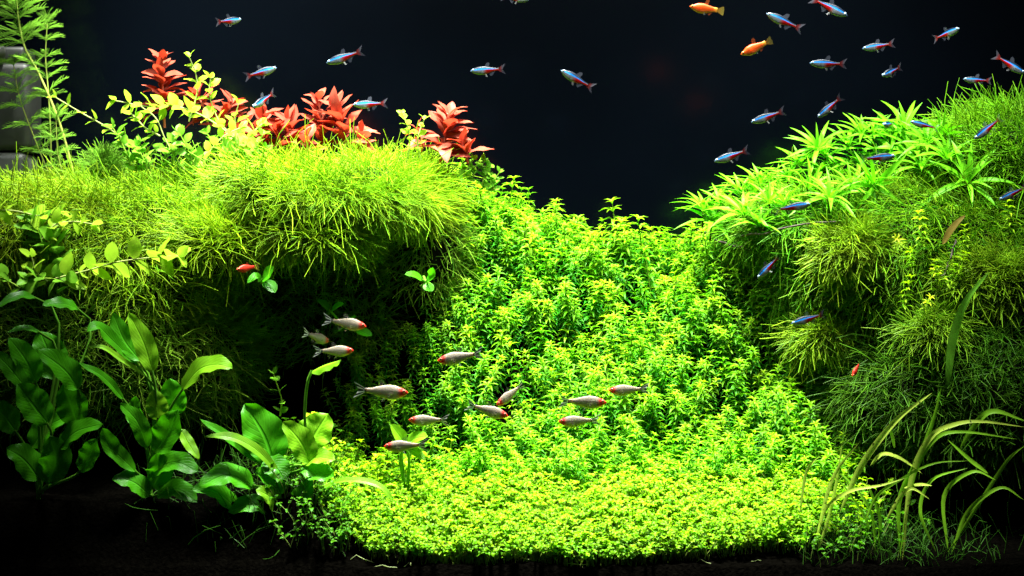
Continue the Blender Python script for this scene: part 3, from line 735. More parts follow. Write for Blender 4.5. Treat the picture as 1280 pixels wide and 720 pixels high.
# small clover-like plants
def clover(name, lab, leaves, y, mat, base, wd):
    root = empty(name, base, lab, 'plant')
    for i, (p, w_) in enumerate(leaves): broad_leaf(root, p, w_, y, y - 0.8, mat, nl=8, nw=4, petiole_to=base, seed=80+i, wave=0.02)
clover('small_plant', 'small plant with three bright oval leaves above the carpet', [([(506, 556), (500, 546), (488, 530)], 21), ([(508, 556), (520, 548), (535, 545)], 22), ([(510, 560), (520, 566), (531, 574)], 14)], 11, SP, ground_pt(508, 14), 0)
pz, _ = rock_hit(335, 352); pz = pz.copy(); 
clover('small_plant', 'three-leaved green plant under the fringe of the moss cap', [([(326, 352), (320, 345), (309, 354)], 12), ([(328, 350), (335, 343), (342, 333)], 22), ([(330, 352), (338, 358), (344, 366)], 17)], 15, SW, P(328, 352, 20), 0)
clover('small_plant', 'pair of round green leaves at the edge of the hollow', [([(533, 352), (539, 345), (541, 334)], 14), ([(533, 354), (536, 360), (541, 364)], 14), ([(528, 350), (518, 344), (506, 343)], 13)], 17, SW, P(533, 356, 24), 0)
clover('small_plant', 'dim green leaves in the dark hollow behind the striped-tail fish', [([(412, 388), (405, 381), (396, 376)], 14), ([(414, 388), (422, 383), (430, 380)], 13), ([(446, 412), (455, 416), (465, 420)], 14), ([(430, 408), (440, 400), (445, 396)], 12)], 19, SW, P(420, 410, 27), 0)

# ================================================================== long grass-like blades
def blade(root, pts, wpx, y0, y1, mat, seed, face=(0.2, -0.8, 0.6)):
    return broad_leaf(root, pts, wpx, y0, y1, mat, face=face, nl=18, nw=2, peak=0.4, fold=0.3, wave=0.02, seed=seed, name='blade')
BL, BG = M['blade'], M['blade_green']
GR = [((1022, 690), 4, 'grass plant with short yellow blades at the carpet edge', [
        ([(1022, 688), (1035, 650), (1045, 605), (1053, 552)], 6, 4, 4, BL), ([(1018, 685), (1040, 600), (1074, 553)], 6, 4, 3, BL), ([(1022, 688), (1030, 640), (1060, 615), (1100, 607), (1131, 598)], 6, 4, 2, BL),
        ([(1000, 640), (1008, 590), (1026, 567)], 5, 4, 4, BL), ([(1060, 692), (1085, 660), (1062, 618), (1040, 590)], 5, 4, 4, BG)]),
      ((1097, 694), 3.5, 'grass plant with a long spotted yellow blade', [
        ([(1050, 640), (1078, 580), (1120, 526), (1165, 491)], 10, 3.5, 3, BL), ([(1095, 692), (1088, 640), (1060, 600), (1040, 588)], 5, 3.5, 4, BG), ([(1080, 655), (1095, 622), (1120, 603), (1165, 580), (1212, 576)], 5, 3.5, 2, BG),
        ([(1088, 582), (1103, 568), (1125, 573), (1153, 592)], 7, 3.5, 2.5, BL), ([(1097, 692), (1100, 650), (1090, 620), (1085, 605)], 6, 3.5, 4, BG)]),
      ((1128, 702), 3, 'grass plant with tall straight green blade and arching yellow one', [
        ([(1126, 698), (1124, 625), (1150, 570), (1168, 520), (1177, 482)], 8, 3, 3.5, BG), ([(1128, 700), (1138, 600), (1162, 548), (1190, 532), (1225, 527), (1282, 534)], 9, 3, 1.5, BL),
        ([(1126, 690), (1140, 600), (1165, 552), (1200, 540), (1272, 549)], 8, 3.2, 2, BG), ([(1108, 650), (1125, 622), (1140, 611), (1162, 624)], 7, 3, 2, BL), ([(1130, 610), (1150, 606), (1165, 607)], 6, 3, 2.5, BL),
        ([(1118, 560), (1115, 545), (1112, 535)], 6, 5, 5, BG)]),
      ((1185, 690), 5, 'dim green grass plant in the shade below the rock', [
        ([(1185, 690), (1180, 620), (1215, 590), (1245, 600)], 7, 5, 3, BG), ([(1235, 592), (1212, 575), (1184, 549)], 8, 5, 5, BG), ([(1185, 690), (1230, 620), (1260, 575), (1282, 556)], 6, 5, 3, BG),
        ([(1190, 690), (1210, 640), (1250, 610), (1280, 625)], 7, 5, 3, BG), ([(1170, 690), (1150, 640), (1165, 600), (1210, 585)], 6, 5, 4, BG), ([(1200, 560), (1235, 516), (1282, 526)], 10, 5, 4, BG)])]
for j, (bp, y, lab, bl) in enumerate(GR):
    root = empty('grass_plant', ground_pt(bp[0], y), lab, 'plant', 'grass plants in front of the rock')
    for i, (p, wd, y0, y1, m) in enumerate(bl): blade(root, p, wd, y0, y1, m, 100 + 10*j + i)
h_, _ = rock_hit(1186, 480, soil=False); yb = h_[1]
root = empty('ribbon_leaf', h_, 'green ribbon leaf curving up in front of the moss bank', 'plant')
broad_leaf(root, [(1184, 486), (1190, 430), (1206, 380), (1236, 340)], 11, yb, yb - 4, M['petiole'], nl=18, nw=4, peak=0.4, fold=0.2, wave=0.03, seed=150, name='blade')
root = empty('fallen_leaf', P(404, 608, 5), 'long yellow leaf lying in an arc on the carpet', 'leaf')
broad_leaf(root, [(402, 610), (425, 601), (455, 601), (478, 610), (492, 626)], 10, 6, 4.5, SP, nl=18, nw=4, peak=0.5, fold=0.2, wave=0.05, seed=151, name='blade')
root = empty('withered_leaf', P(1172, 304, 14), 'withered brown leaf caught in the moss bank', 'leaf')
broad_leaf(root, [(1178, 306), (1190, 286), (1207, 268)], 9, 15, 15, leaf_mat('withered', (0.16, 0.12, 0.02), 0.3, attr=False), nl=10, nw=4, seed=152, name='blade')

# ================================================================== oval-leaved creepers
OV = []
for i in range(4):
    v, f, uv = grid_leaf(1.0, 0.58 + 0.05*i, 6, 4, peak=0.46, droop=[0.15, 0.35, 0.05, 0.25][i], fold=0.18, wave=0.03, sharp=0.8, seed=20+i)
    OV.append((v, f, uv))
OVM = {k: [mesh_np('leaf', v, f, M[k], uv=uv) for v, f, uv in OV] for k in ('creeper', 'creeper_green')}
def creeper(pts, y, leaf_px, lab, group=None, mat='creeper', gap_px=15, y1=None, rad=0.09, first=0.1, up=(0, -0.4, 0.9), skip=0.1):
    y1 = y if y1 is None else y1
    k = len(pts)
    c = np.array([P(a, b, y + (y1-y)*i/(k-1)) for i, (a, b) in enumerate(pts)])
    plen = sum(math.dist(pts[i], pts[i+1]) for i in range(k-1))
    n = max(8, int(plen/4)); path = spline(c, n)
    root = empty('creeper', path[0], lab, 'plant', group)
    v, f = tube(path - path[0], np.linspace(rad, rad*0.6, n), 5)
    obj('stem', mesh_np('stem', v, f, M['creeper_stem'] if mat == 'creeper' else M['stem_green']), root)
    L = 1.25*leaf_px / pxcm(y); nn = max(2, int(plen/gap_px*1.3))
    t = nrm(np.gradient(path, axis=0))
    for j in range(nn + 1):
        u = first + (1 - first)*j/nn; i = min(n-1, int(u*(n-1)))
        if j < nn and rng.random() < skip: continue
        a0 = j*1.57 + rng.uniform(-0.5, 0.5)
        s1 = nrm(np.cross(t[i], np.array([0.1, 0.99, 0.2]))); s2 = np.cross(t[i], s1)
        m = 3 if j == nn else 2
        for q in range(m):
            a = a0 + q*(2*math.pi/m)
            f = nrm(math.cos(a)*s1 + math.sin(a)*s2 + t[i]*(0.5 if j < nn else 1.0) + 0.15*rng.normal(size=3) + np.array([0, -0.15, 0.25]))
            upv = nrm(np.array(up) + 0.3*rng.normal(size=3))
            R = frames(f[None], upv[None])[0]
            o = obj('leaf', OVM[mat][int(rng.integers(4))], root)
            place(o, path[i] + f*0.05, R, L*rng.uniform(0.8, 1.2)*(0.75 if j == nn else 1), root)
G1 = 'pale creepers above the moss'
CR = [([(192, 208), (165, 183), (135, 160), (100, 140), (70, 122)], 30, 12, 'thin pale creeper stem reaching over to the feathery plant', 26),
      ([(300, 178), (270, 155), (243, 140), (215, 132), (190, 134), (145, 126)], 29, 15, 'pale creeper stretched level in front of the upright red plant', 14),
      ([(236, 152), (243, 130), (247, 110), (244, 90), (237, 72)], 31, 12, 'pale creeper standing tallest above the red-leaved plants', 14),
      ([(288, 168), (273, 150), (262, 120), (263, 98)], 30, 12, 'pale upright creeper shoot beside the tallest one', 14),
      ([(240, 222), (225, 205), (207, 175), (195, 148), (176, 133)], 27, 11, 'pale creeper stem rising slantwise through the green leaves', 22),
      ([(200, 170), (182, 160), (172, 150), (164, 142)], 28, 12, 'short pale creeper below the level one', 10),
      ([(318, 200), (300, 180), (294, 150), (298, 130)], 30, 13, 'pale creeper shoot beside the long row of red leaves', 13),
      ([(250, 215), (262, 190), (280, 170), (300, 160)], 27, 14, 'pale creeper bending over the moss towards the red leaves', 13),
      ([(330, 205), (315, 185), (318, 165), (328, 155)], 28, 14, 'pale creeper among the red leaves above the moss cap', 12),
      ([(508, 205), (512, 180), (510, 160), (503, 142)], 27, 9, 'small pale creeper between two red plants', 10),
      ([(526, 200), (522, 175), (530, 150)], 27, 9, 'small pale shoot beside the spreading red plant', 10)]
for p, y, lp, lab, gap in CR: creeper(p, y, lp, lab, G1, gap_px=gap)
for i in range(15):
    x0 = rng.uniform(140, 330); y0 = rng.uniform(205, 222); dx = rng.uniform(-28, 22); h = rng.uniform(25, 48)
    creeper([(x0, y0), (x0 + dx*0.4, y0 - h*0.5), (x0 + dx, y0 - h)], rng.uniform(24, 29), 13, 'fresh green creeper shoot under the pale ones', 'green creeper shoots under the pale ones', mat='creeper_green', gap_px=9)
for i in range(7):
    x0 = rng.uniform(560, 640); y0 = np.interp(x0, [560, 640], [212, 250]); dx = rng.uniform(-10, 22)
    creeper([(x0, y0), (x0 + dx*0.4, y0 - 12), (x0 + dx, y0 - 22)], 30, 9, 'short green shoot at the shoulder of the hill', 'green shoots at the hill shoulder', mat='creeper_green', gap_px=8)
G2 = 'creepers over the moss bank'
CL = [([(-10, 262), (20, 264), (50, 270), (75, 266)], 12, 15, 'pale creeper reaching in level over the green moss bank', 'creeper', 14),
      ([(52, 300), (68, 282), (90, 277), (115, 280)], 11, 17, 'pale creeper arching over the moss bank', 'creeper', 15),
      ([(60, 350), (58, 320), (50, 295), (42, 276)], 12, 20, 'upright green creeper with wide leaves on the moss bank', 'creeper_green', 13),
      ([(78, 350), (74, 325), (66, 300)], 11, 22, 'second green wide-leaved creeper on the moss bank', 'creeper_green', 12),
      ([(70, 348), (110, 338), (145, 328), (190, 322), (222, 320)], 9, 23, 'long pale creeper with large oval leaves across the moss bank', 'creeper', 19),
      ([(60, 352), (45, 340), (40, 322)], 10, 18, 'pale creeper shoot with one large upright leaf', 'creeper', 14),
      ([(92, 360), (75, 350), (52, 348), (35, 350)], 9, 17, 'low creeper at the foot of the moss bank', 'creeper_green', 13),
      ([(25, 360), (8, 350), (-8, 345)], 10, 15, 'small creeper leaving the tank end over the moss', 'creeper_green', 13),
      ([(350, 520), (352, 500), (346, 480), (342, 468)], 12, 10, 'thin shoot with few small leaves in the dark hollow', 'creeper_green', 14)]
for p, y, lp, lab, mt, gap in CL: creeper(p, y + 2.5, lp, lab, G2 if 'moss' in lab else None, mat=mt, gap_px=gap, skip=0.05)

# ================================================================== red-leaved plants
RV = []
for i in range(4):
    v, f, uv = grid_leaf(1.0, 0.30 + 0.04*i, 8, 4, peak=0.5, droop=[0.12, 0.35, 0.0, 0.22][i], fold=0.25, wave=0.06, nwave=2, sharp=0.9, seed=30+i, arch=0.05)
    RV.append(mesh_np('leaf', v*np.array([1.3, 1, 1]), f, M['red'], uv=uv))
def red_plant(pts, y, leaf_px, n, lab, group='red-leaved plants above the moss'):
    c = np.array([P(a, b, y) for a, b in pts]); path = spline(c, 10)
    root = empty('red_leaved_plant', path[0], lab, 'plant', group)
    v, f = tube(path - path[0], np.linspace(0.14, 0.08, 10), 5); obj('stem', mesh_np('stem', v, f, M['red_stem']), root)
    t = nrm(np.gradient(path, axis=0)); L = leaf_px/pxcm(y)
    for j in range(n):
        u = 0.25 + 0.75*j/(n-1); i = min(9, int(u*9.99)); a = j*2.4 + rng.normal()*0.2
        s1 = nrm(np.cross(t[i], [0.1, 0.99, 0.2])); s2 = np.cross(t[i], s1)
        rise = 0.25 + 1.1*u**3
        f = nrm(math.cos(a)*s1*1.0 + math.sin(a)*s2*0.85 + t[i]*rise + 0.28*rng.normal(size=3))
        R = frames(f[None], nrm(t[i] + np.array([0, -0.5, 0.4]) + 0.3*rng.normal(size=3))[None])[0]
        p = path[i]
        o = obj('leaf', RV[int(rng.integers(4))], root)
        place(o, p, R, L*(1.12 - 0.5*u**3)*rng.uniform(0.85, 1.15), root)
RP = [([(206, 160), (204, 120), (202, 78)], 33, 30, 34, 'upright dark red plant with tiered pointed leaves'),
      ([(262, 165), (255, 135), (245, 118)], 33, 28, 18, 'dull red plant half hidden behind the pale creepers'),
      ([(282, 178), (280, 150), (290, 130)], 33, 28, 18, 'dull red plant behind the pale shoot'),
      ([(335, 195), (325, 170), (330, 145)], 31, 34, 20, 'low red plant at the start of the red row'),
      ([(372, 200), (365, 175), (360, 152)], 31, 36, 22, 'red plant with long leaves in the middle of the red row'),
      ([(400, 200), (402, 165), (398, 126)], 32, 34, 22, 'tall salmon-red plant at the end of the red row'),
      ([(430, 200), (430, 165), (420, 138)], 31, 38, 24, 'salmon-red plant below a blue-striped fish'),
      ([(390, 205), (385, 190), (383, 172)], 29, 30, 10, 'low pinkish plant at the edge of the moss cap'),
      ([(550, 205), (556, 175), (562, 145)], 31, 36, 26, 'spreading red plant standing alone above the hill shoulder'),
      ([(525, 195), (528, 178), (522, 162)], 30, 24, 9, 'small orange-red plant among pale shoots'),
      ([(585, 205), (582, 190), (576, 178)], 30, 30, 14, 'low orange-red plant leaning over the hill shoulder')]
RP += [([(312, 200), (306, 178), (310, 152)], 32, 32, 16, 'rust-red plant beside the pale shoot at the head of the red row'),
       ([(348, 200), (350, 180), (346, 160)], 30, 32, 14, 'low rust-red plant filling the red row'),
       ([(452, 200), (448, 184), (452, 166)], 31, 28, 12, 'small rust-red plant closing the red row')]
for p, y, lp, n, lab in RP: red_plant(p, y, lp, n, lab)

# ================================================================== feathery plants and filter
def frond(seed):
    r = np.random.default_rng(seed)
    P0, P1, P2, P3, rr = [], [], [], [], []
    cur = lambda t: np.array([0, t, 0.12*math.sin(t*2.6) - 0.18*t*t])
    P0.append(cur(0)); P1.append(cur(.33)); P2.append(cur(.66)); P3.append(cur(1)); rr.append(0.014)
    for i in range(8):
        t = 0.16 + 0.1*i
        for s in (-1, 1):
            l = 0.34*math.sin(math.pi*(0.25 + 0.62*t))*r.uniform(0.8, 1.2)
            d = nrm(np.array([s*0.85, 0.8, r.normal()*0.15])); p = cur(t)
            d2 = nrm(d + np.array([-s*0.25, 0.3, -0.1]))
            P0.append(p); P1.append(p + d*l*0.4); P2.append(p + d*l*0.6 + d2*l*0.15); P3.append(p + d*l*0.6 + d2*l*0.4); rr.append(0.010)
    V, F = strands(*(np.array(q) for q in (P0, P1, P2, P3)), np.array(rr)); return V, F
FR = [mesh_np('frond', *frond(i), M['feather']) for i in range(4)]
def feathery(pts, y, whorls, lab, n=7, grp='feathery plants beside the filter', rad=0.14):
    c = np.array([P(a, b, y) for a, b in pts]); path = spline(c, 24)
    root = empty('feathery_plant', path[0], lab, 'plant', grp)
    v, f = tube(path - path[0], np.linspace(rad, rad*0.6, 24), 6); obj('stem', mesh_np('stem', v, f, M['feather_stem']), root)
    t = nrm(np.gradient(path, axis=0))
    for u, lp, m in whorls:
        i = min(23, int(u*23.99)); s1 = nrm(np.cross(t[i], [0.1, 0.99, 0.2])); s2 = np.cross(t[i], s1); a0 = rng.uniform(0, 6.28)
        for j in range(m):
            a = a0 + j*2*math.pi/m + rng.normal()*0.1
            f = nrm(math.cos(a)*s1 + math.sin(a)*s2*0.8 + t[i]*(0.35 + (0.8 if u > 0.97 else 0)) + 0.08*rng.normal(size=3))
            R = frames(f[None], nrm(t[i] + np.array([0, -0.6, 0]))[None])[0]
            o = obj('frond', FR[int(rng.integers(4))], root)
            place(o, path[i], R, lp/pxcm(y)*rng.uniform(0.85, 1.15), root)
feathery([(92, 218), (78, 165), (62, 122), (45, 85), (32, 62), (24, 30), (20, -5), (18, -30)], 34,
         [(0.20, 30, 3), (0.32, 30, 3), (0.45, 36, 2), (0.60, 38, 6), (0.665, 40, 8), (0.73, 40, 8), (0.79, 40, 8), (0.85, 40, 8), (0.90, 38, 8), (0.95, 36, 8), (1.0, 30, 8)], 'tall feathery plant rising out of the top beside the filter')
feathery([(64, 215), (63, 160), (60, 110), (57, 70), (59, 30)], 35, [(0.12, 26, 5), (0.22, 26, 5), (0.32, 26, 5), (0.42, 26, 4), (0.56, 30, 4), (0.66, 26, 5), (0.75, 24, 6), (0.84, 24, 6), (0.92, 24, 6), (1.0, 22, 7)], 'slimmer feathery stem with spaced whorls', rad=0.08)
feathery([(60, 215), (40, 165), (24, 120), (16, 75)], 36.5, [(0.2, 28, 5), (0.4, 30, 6), (0.55, 30, 7), (0.68, 30, 7), (0.82, 30, 7), (0.95, 28, 8)], 'dim feathery stem leaning against the filter', rad=0.08)
feathery([(78, 215), (72, 190), (70, 150)], 33, [(0.2, 24, 6), (0.45, 26, 6), (0.7, 26, 6), (1.0, 24, 6)], 'short feathery stem at the foot of the filter', rad=0.07)
# round hair-fine bush
c0 = P(130, 214, 31); n = 1500
d = nrm(rng.normal(size=(n, 3)) + np.array([0, -0.2, 0.9])); d = d[d[:, 2] > 0.0]; n = len(d)
L = rng.uniform(1.4, 3.1, n)[:, None]; p0 = rng.normal(size=(n, 3))*0.35
q3 = d*L + np.array([0, 0, -0.12])*L; V, F = strands(p0, p0 + d*L*0.34, p0 + d*L*0.68, p0 + q3, np.full(n, 0.03))
e = obj('hair_leaved_bush', mesh_np('hair_leaved_bush', V, F, M['feather'])); e.location = Vector(c0)*S
tag(e, 'round bright green bush of hair-fine leaves below the level creeper', 'plant')

# filter box on the back pane
def rbox(name, x0, x1, y0, y1, z0, z1, bev, mat, parent):
    import bmesh
    bm = bmesh.new(); bmesh.ops.create_cube(bm, size=1)
    c = np.array([(x0+x1)/2, (y0+y1)/2, (z0+z1)/2]); s = np.array([x1-x0, y1-y0, z1-z0])
    for v in bm.verts: v.co = Vector((np.array(v.co[:])*s + c)*S)
    bmesh.ops.bevel(bm, geom=bm.edges[:], offset=bev*S, segments=3, affect='EDGES', profile=0.5)
    me = bpy.data.meshes.new(name); bm.to_mesh(me); bm.free(); me.materials.append(mat)
    for p in me.polygons: p.use_smooth = True
    return obj(name, me, parent)
fr = empty('filter_box', (0, 0, 0), 'grey plastic filter box behind the feathery plants', 'filter')
xl, xr = P(-40, 0, 41)[0], P(42, 0, 41)[0]
zt, zs, zb = P(0, 80, 41)[2], P(0, 190, 41)[2], P(0, 232, 41)[2]
rbox('body', xl, xr, 39, 45.6, zs, zt, 0.7, M['plastic'], fr)
rbox('lower_cup', xl+0.4, xr-0.3, 38.8, 45.5, zb-3, zs-0.15, 0.7, M['plastic_pale'], fr)
rbox('lid', xl+1.0, xr-0.6, 39.6, 45.4, zt+0.1, zt+1.6, 0.4, M['plastic'], fr)
kz = P(0, 66, 39)[2]; kx = P(3, 0, 39)[0]
q = np.array([[kx - 3, 38.6, kz], [kx - 0.3, 38.6, kz], [kx + 0.25, 38.6, kz], [kx + 0.4, 38.6, kz]])
v, f = tube(q, [0.75, 0.75, 0.6, 0.02], 14); obj('outlet', mesh_np('outlet', v, f, M['plastic_pale']), fr)

# ================================================================== fish
def loft(xs, zt, zb, hw, col, k=20):
    """body: rings along x (head at +), elliptical sections"""
    n = len(xs); a = np.linspace(0, 2*np.pi, k, endpoint=False)
    zc = (zt + zb)/2; zr = (zt - zb)/2
    ca, sa = np.cos(a), np.sin(a)
    V = np.stack([np.repeat(xs[:, None], k, 1), hw[:, None]*np.sign(ca)*np.abs(ca)**0.85, zc[:, None] + zr[:, None]*sa], -1)
    T = np.stack([np.repeat(xs[:, None], k, 1), np.repeat(sa[None], n, 0)], -1)
    idx = np.arange(n*k).reshape(n, k)
    F = np.stack([idx[:-1], np.roll(idx, -1, 1)[:-1], np.roll(idx, -1, 1)[1:], idx[1:]], -1).reshape(-1, 4)
    V = V.reshape(-1, 3); T = T.reshape(-1, 2)
    return V, F, np.array([col(x, s) for x, s in T])
def interp(u, pts):
    x = np.array([p[0] for p in pts]); y = np.array([p[1] for p in pts])
    # smooth the polyline
    f = np.interp(np.linspace(0, 1, 121), x, y); kker = np.hanning(15); kker /= kker.sum()
    g = np.convolve(np.pad(f, 7, mode='edge'), kker, 'valid'); return np.interp(u, np.linspace(0, 1, 121), g)
def fin(poly, col, bend=0.0, nrad=6):
    """poly: outline in (x, z): fan from its first edge; thin sheet with slight side bend"""
    p = np.array(poly, float); V = np.stack([p[:, 0], bend*np.linspace(0, 1, len(p))**2, p[:, 1]], -1)
    c = V.mean(0, keepdims=True); V = np.vstack([c, V]); n = len(p)
    F = np.array([[0, i+1, (i+1) % n + 1] for i in range(n)])
    return V, F, np.array([col(x, z) for x, _, z in V])
sm = lambda a, b, x: float(np.clip((x-a)/(b-a), 0, 1)**2*(3-2*np.clip((x-a)/(b-a), 0, 1)))
mixc = lambda a, b, t: np.array(a)*(1-t) + np.array(b)*t
def neon_col(x, s):       # x: nose 0.5 ... tail -0.3
    back, blue, silver, red = (0.003, 0.006, 0.014), (0.0, 0.27, 0.90), (0.24, 0.26, 0.25), (0.55, 0.008, 0.006)
    c = mixc(silver, back, sm(0.30, 0.44, s))
    c = mixc(c, (0.05, 0.08, 0.25), sm(-0.3, 0.1, s)*(1-sm(0.4, 0.5, s))*0.2)
    r = (1 - sm(0.02, 0.16, x)) * (1 - sm(0.02, 0.14, s)); c = mixc(c, red, r)
    st = 0.22
    bl = sm(st-0.22, st-0.12, s)*(1-sm(st+0.12, st+0.2, s))*sm(-0.26, -0.14, x); c = mixc(c, blue, bl)
    c = mixc(c, (0.14, 0.20, 0.27), sm(0.36, 0.46, x)*0.5)
    return c
def rummy_col(x, s):
    c = mixc((0.33, 0.29, 0.23), (0.19, 0.16, 0.125), sm(0.2, 0.9, s)); c = mixc(c, (0.30, 0.29, 0.17), 1-sm(-0.85, -0.2, s))
    c = mixc(c, (0.42, 0.38, 0.30), sm(-0.05, 0.05, s)*(1-sm(0.05, 0.18, s))*0.5)
    c = mixc(c, (0.52, 0.02, 0.015), sm(0.28, 0.39, x)*(1-0.5*(1-sm(-0.9, -0.4, s))))
    c = mixc(c, (0.02, 0.02, 0.025), sm(-0.24, -0.29, x) if x < -0.24 else 0)
    return c
def platy_col(x, s):
    c = mixc((0.70, 0.075, 0.006), (0.60, 0.05, 0.004), sm(0, 0.9, s)); c = mixc(c, (0.85, 0.36, 0.08), (1-sm(-0.9, -0.3, s))*0.6)
    return mixc(c, (0.75, 0.35, 0.03), sm(-0.15, -0.32, x) if x < -0.15 else 0)
def red_col(x, s): return mixc((0.55, 0.03, 0.015), (0.42, 0.02, 0.01), sm(0, .9, s))
def disc_eye(r, iris):
    V, F = ico(2); V = V*np.array([r, r*0.55, r]); rad = np.sqrt(V[:, 0]**2 + V[:, 2]**2)/r
    return V, F, np.array([(0.004, 0.004, 0.006) if q < 0.55 else iris for q in rad])
u = np.linspace(0, 1, 44)
def build_kind(kind):
    xs = 0.5 - 0.80*u
    if kind == 'neon':
        zt = interp(u, [(0, .0), (.03, .03), (.12, .07), (.3, .105), (.45, .112), (.65, .085), (.85, .045), (1, .035)])
        zb = -interp(u, [(0, .0), (.03, .03), (.12, .07), (.3, .118), (.45, .125), (.65, .08), (.85, .04), (1, .033)])
        hw = interp(u, [(0, .0), (.04, .03), (.15, .055), (.35, .066), (.6, .045), (.85, .018), (1, .010)])
        col = neon_col; clear = lambda x, z: (0.20, 0.22, 0.28); tailc = lambda x, z: mixc((0.45, 0.04, 0.03), (0.15, 0.15, 0.19), sm(-0.33, -0.42, x) if x < -.33 else 0); iris = (0.55, 0.75, 0.95)
    elif kind == 'rummy':
        zt = interp(u, [(0, .0), (.03, .03), (.12, .065), (.3, .105), (.45, .115), (.65, .085), (.85, .045), (1, .035)])
        zb = -interp(u, [(0, .0), (.03, .035), (.12, .075), (.3, .125), (.45, .13), (.65, .09), (.85, .045), (1, .035)])
        hw = interp(u, [(0, .0), (.04, .03), (.15, .055), (.35, .068), (.6, .05), (.85, .02), (1, .010)])
        col = rummy_col; clear = lambda x, z: (0.45, 0.44, 0.36)
        def tailc(x, z):
            q = abs(z)
            return (0.012, 0.012, 0.016) if (q < 0.026 or 0.05 < q < 0.095) and x < -0.31 else (0.95, 0.95, 0.93)
        iris = (0.55, 0.16, 0.12)
    else:
        zt = interp(u, [(0, .0), (.03, .02), (.12, .06), (.3, .13), (.5, .14), (.7, .10), (.88, .07), (1, .065)])
        zb = -interp(u, [(0, .0), (.03, .03), (.12, .075), (.3, .15), (.5, .155), (.7, .10), (.88, .068), (1, .065)])
        hw = interp(u, [(0, .0), (.04, .035), (.15, .065), (.35, .085), (.6, .06), (.85, .03), (1, .014)])
        col = platy_col if kind == 'platy' else red_col
        clear = lambda x, z: (0.75, 0.14, 0.015) if kind == 'platy' else (0.5, 0.06, 0.02); tailc = lambda x, z: mixc((0.75, 0.35, 0.03), (0.55, 0.42, 0.06), sm(-0.32, -0.45, x) if x < -.32 else 0); iris = (0.6, 0.3, 0.1)
    zt = zt + 1e-4; zb = zb - 1e-4; hw = hw + 1e-4
    me = {}
    if kind == 'rummy': zt = zt*1.13; zb = zb*1.16
    v, f, c = loft(xs, zt, zb, hw, col); me['body'] = mesh_np('body', v, f, M['fish_soft' if kind == 'rummy' else 'fish'], col=c)
    ds = 1.0 if kind != 'platy' else 1.35
    v, f, c = fin([(.10, .10), (.04, .20*ds), (-.03, .215*ds), (-.05, .17*ds), (-.03, .09)], clear, 0.01); me['dorsal_fin'] = mesh_np('dorsal_fin', v, f, M['fin'], col=c)
    v, f, c = fin([(-.02, -.09), (-.06, -.17), (-.10, -.18), (-.15, -.11), (-.20, -.05)], clear, 0.01); me['anal_fin'] = mesh_np('anal_fin', v, f, M['fin'], col=c)
    v, f, c = fin([(.12, -.11), (.06, -.19), (.02, -.185), (.06, -.11)], lambda x, z: (0.65, 0.66, 0.68), 0.03); me['pelvic_fin'] = mesh_np('pelvic_fin', v, f, M['fin'], col=c)
    # forked tail as a fine grid so that markings stay crisp
    if kind in ('neon', 'rummy'): edge = lambda q: -0.5 + 0.095*(1 - abs(q))**1.0
    else: edge = lambda q: -0.5 + 0.02*q*q
    tv, tf_, tc_ = [], [], []; nu, nq = 8, 24
    for i in range(nu + 1):
        for j in range(nq + 1):
            q = -1 + 2*j/nq; a = i/nu; x0, x1 = -0.295, edge(q)
            hh = 0.034 + (0.115 if kind != 'platy' else 0.10)*a**0.8; x = x0 + (x1-x0)*a; z = q*hh
            tv.append((x, 0.012*a*a, z)); tc_.append(tailc(x, q*0.115 if kind == 'rummy' else z))
    I = np.arange(len(tv)).reshape(nu+1, nq+1)
    tf_ = np.stack([I[:-1, :-1], I[:-1, 1:], I[1:, 1:], I[1:, :-1]], -1).reshape(-1, 4)
    me['tail_fin'] = mesh_np('tail_fin', np.array(tv), tf_, M['fin_solid'] if kind == 'rummy' else M['fin_tail'], col=np.array(tc_))
    v, f, c = fin([(.24, -.03), (.16, -.085), (.12, -.075), (.19, -.02)], clear, 0.0); v[:, 1] = np.linspace(0, 0.03, len(v)); me['pectoral_fin'] = mesh_np('pectoral_fin', v, f, M['fin'], col=c)
    v, f, c = disc_eye(0.036 if kind != 'neon' else 0.034, iris); me['eye'] = mesh_np('eye', v, f, M['eye'], col=c)
    iu = np.interp(0.425, xs[::-1], np.arange(len(xs))[::-1]); me['_eye'] = (0.425, float(np.interp(iu, np.arange(len(xs)), hw))*0.86, float(np.interp(iu, np.arange(len(xs)), zt))*0.35)
    me['_pec'] = float(np.interp(0.2, xs[::-1], hw[::-1]))
    return me
M['fin_tail'] = fin_mat('fish_tail_fin', 0.38)
KIND = {k: build_kind(k) for k in ('neon', 'rummy', 'platy', 'red')}
FISHNAME = {'neon': 'neon_tetra', 'rummy': 'red_nosed_tetra', 'platy': 'orange_platy', 'red': 'red_platy'}
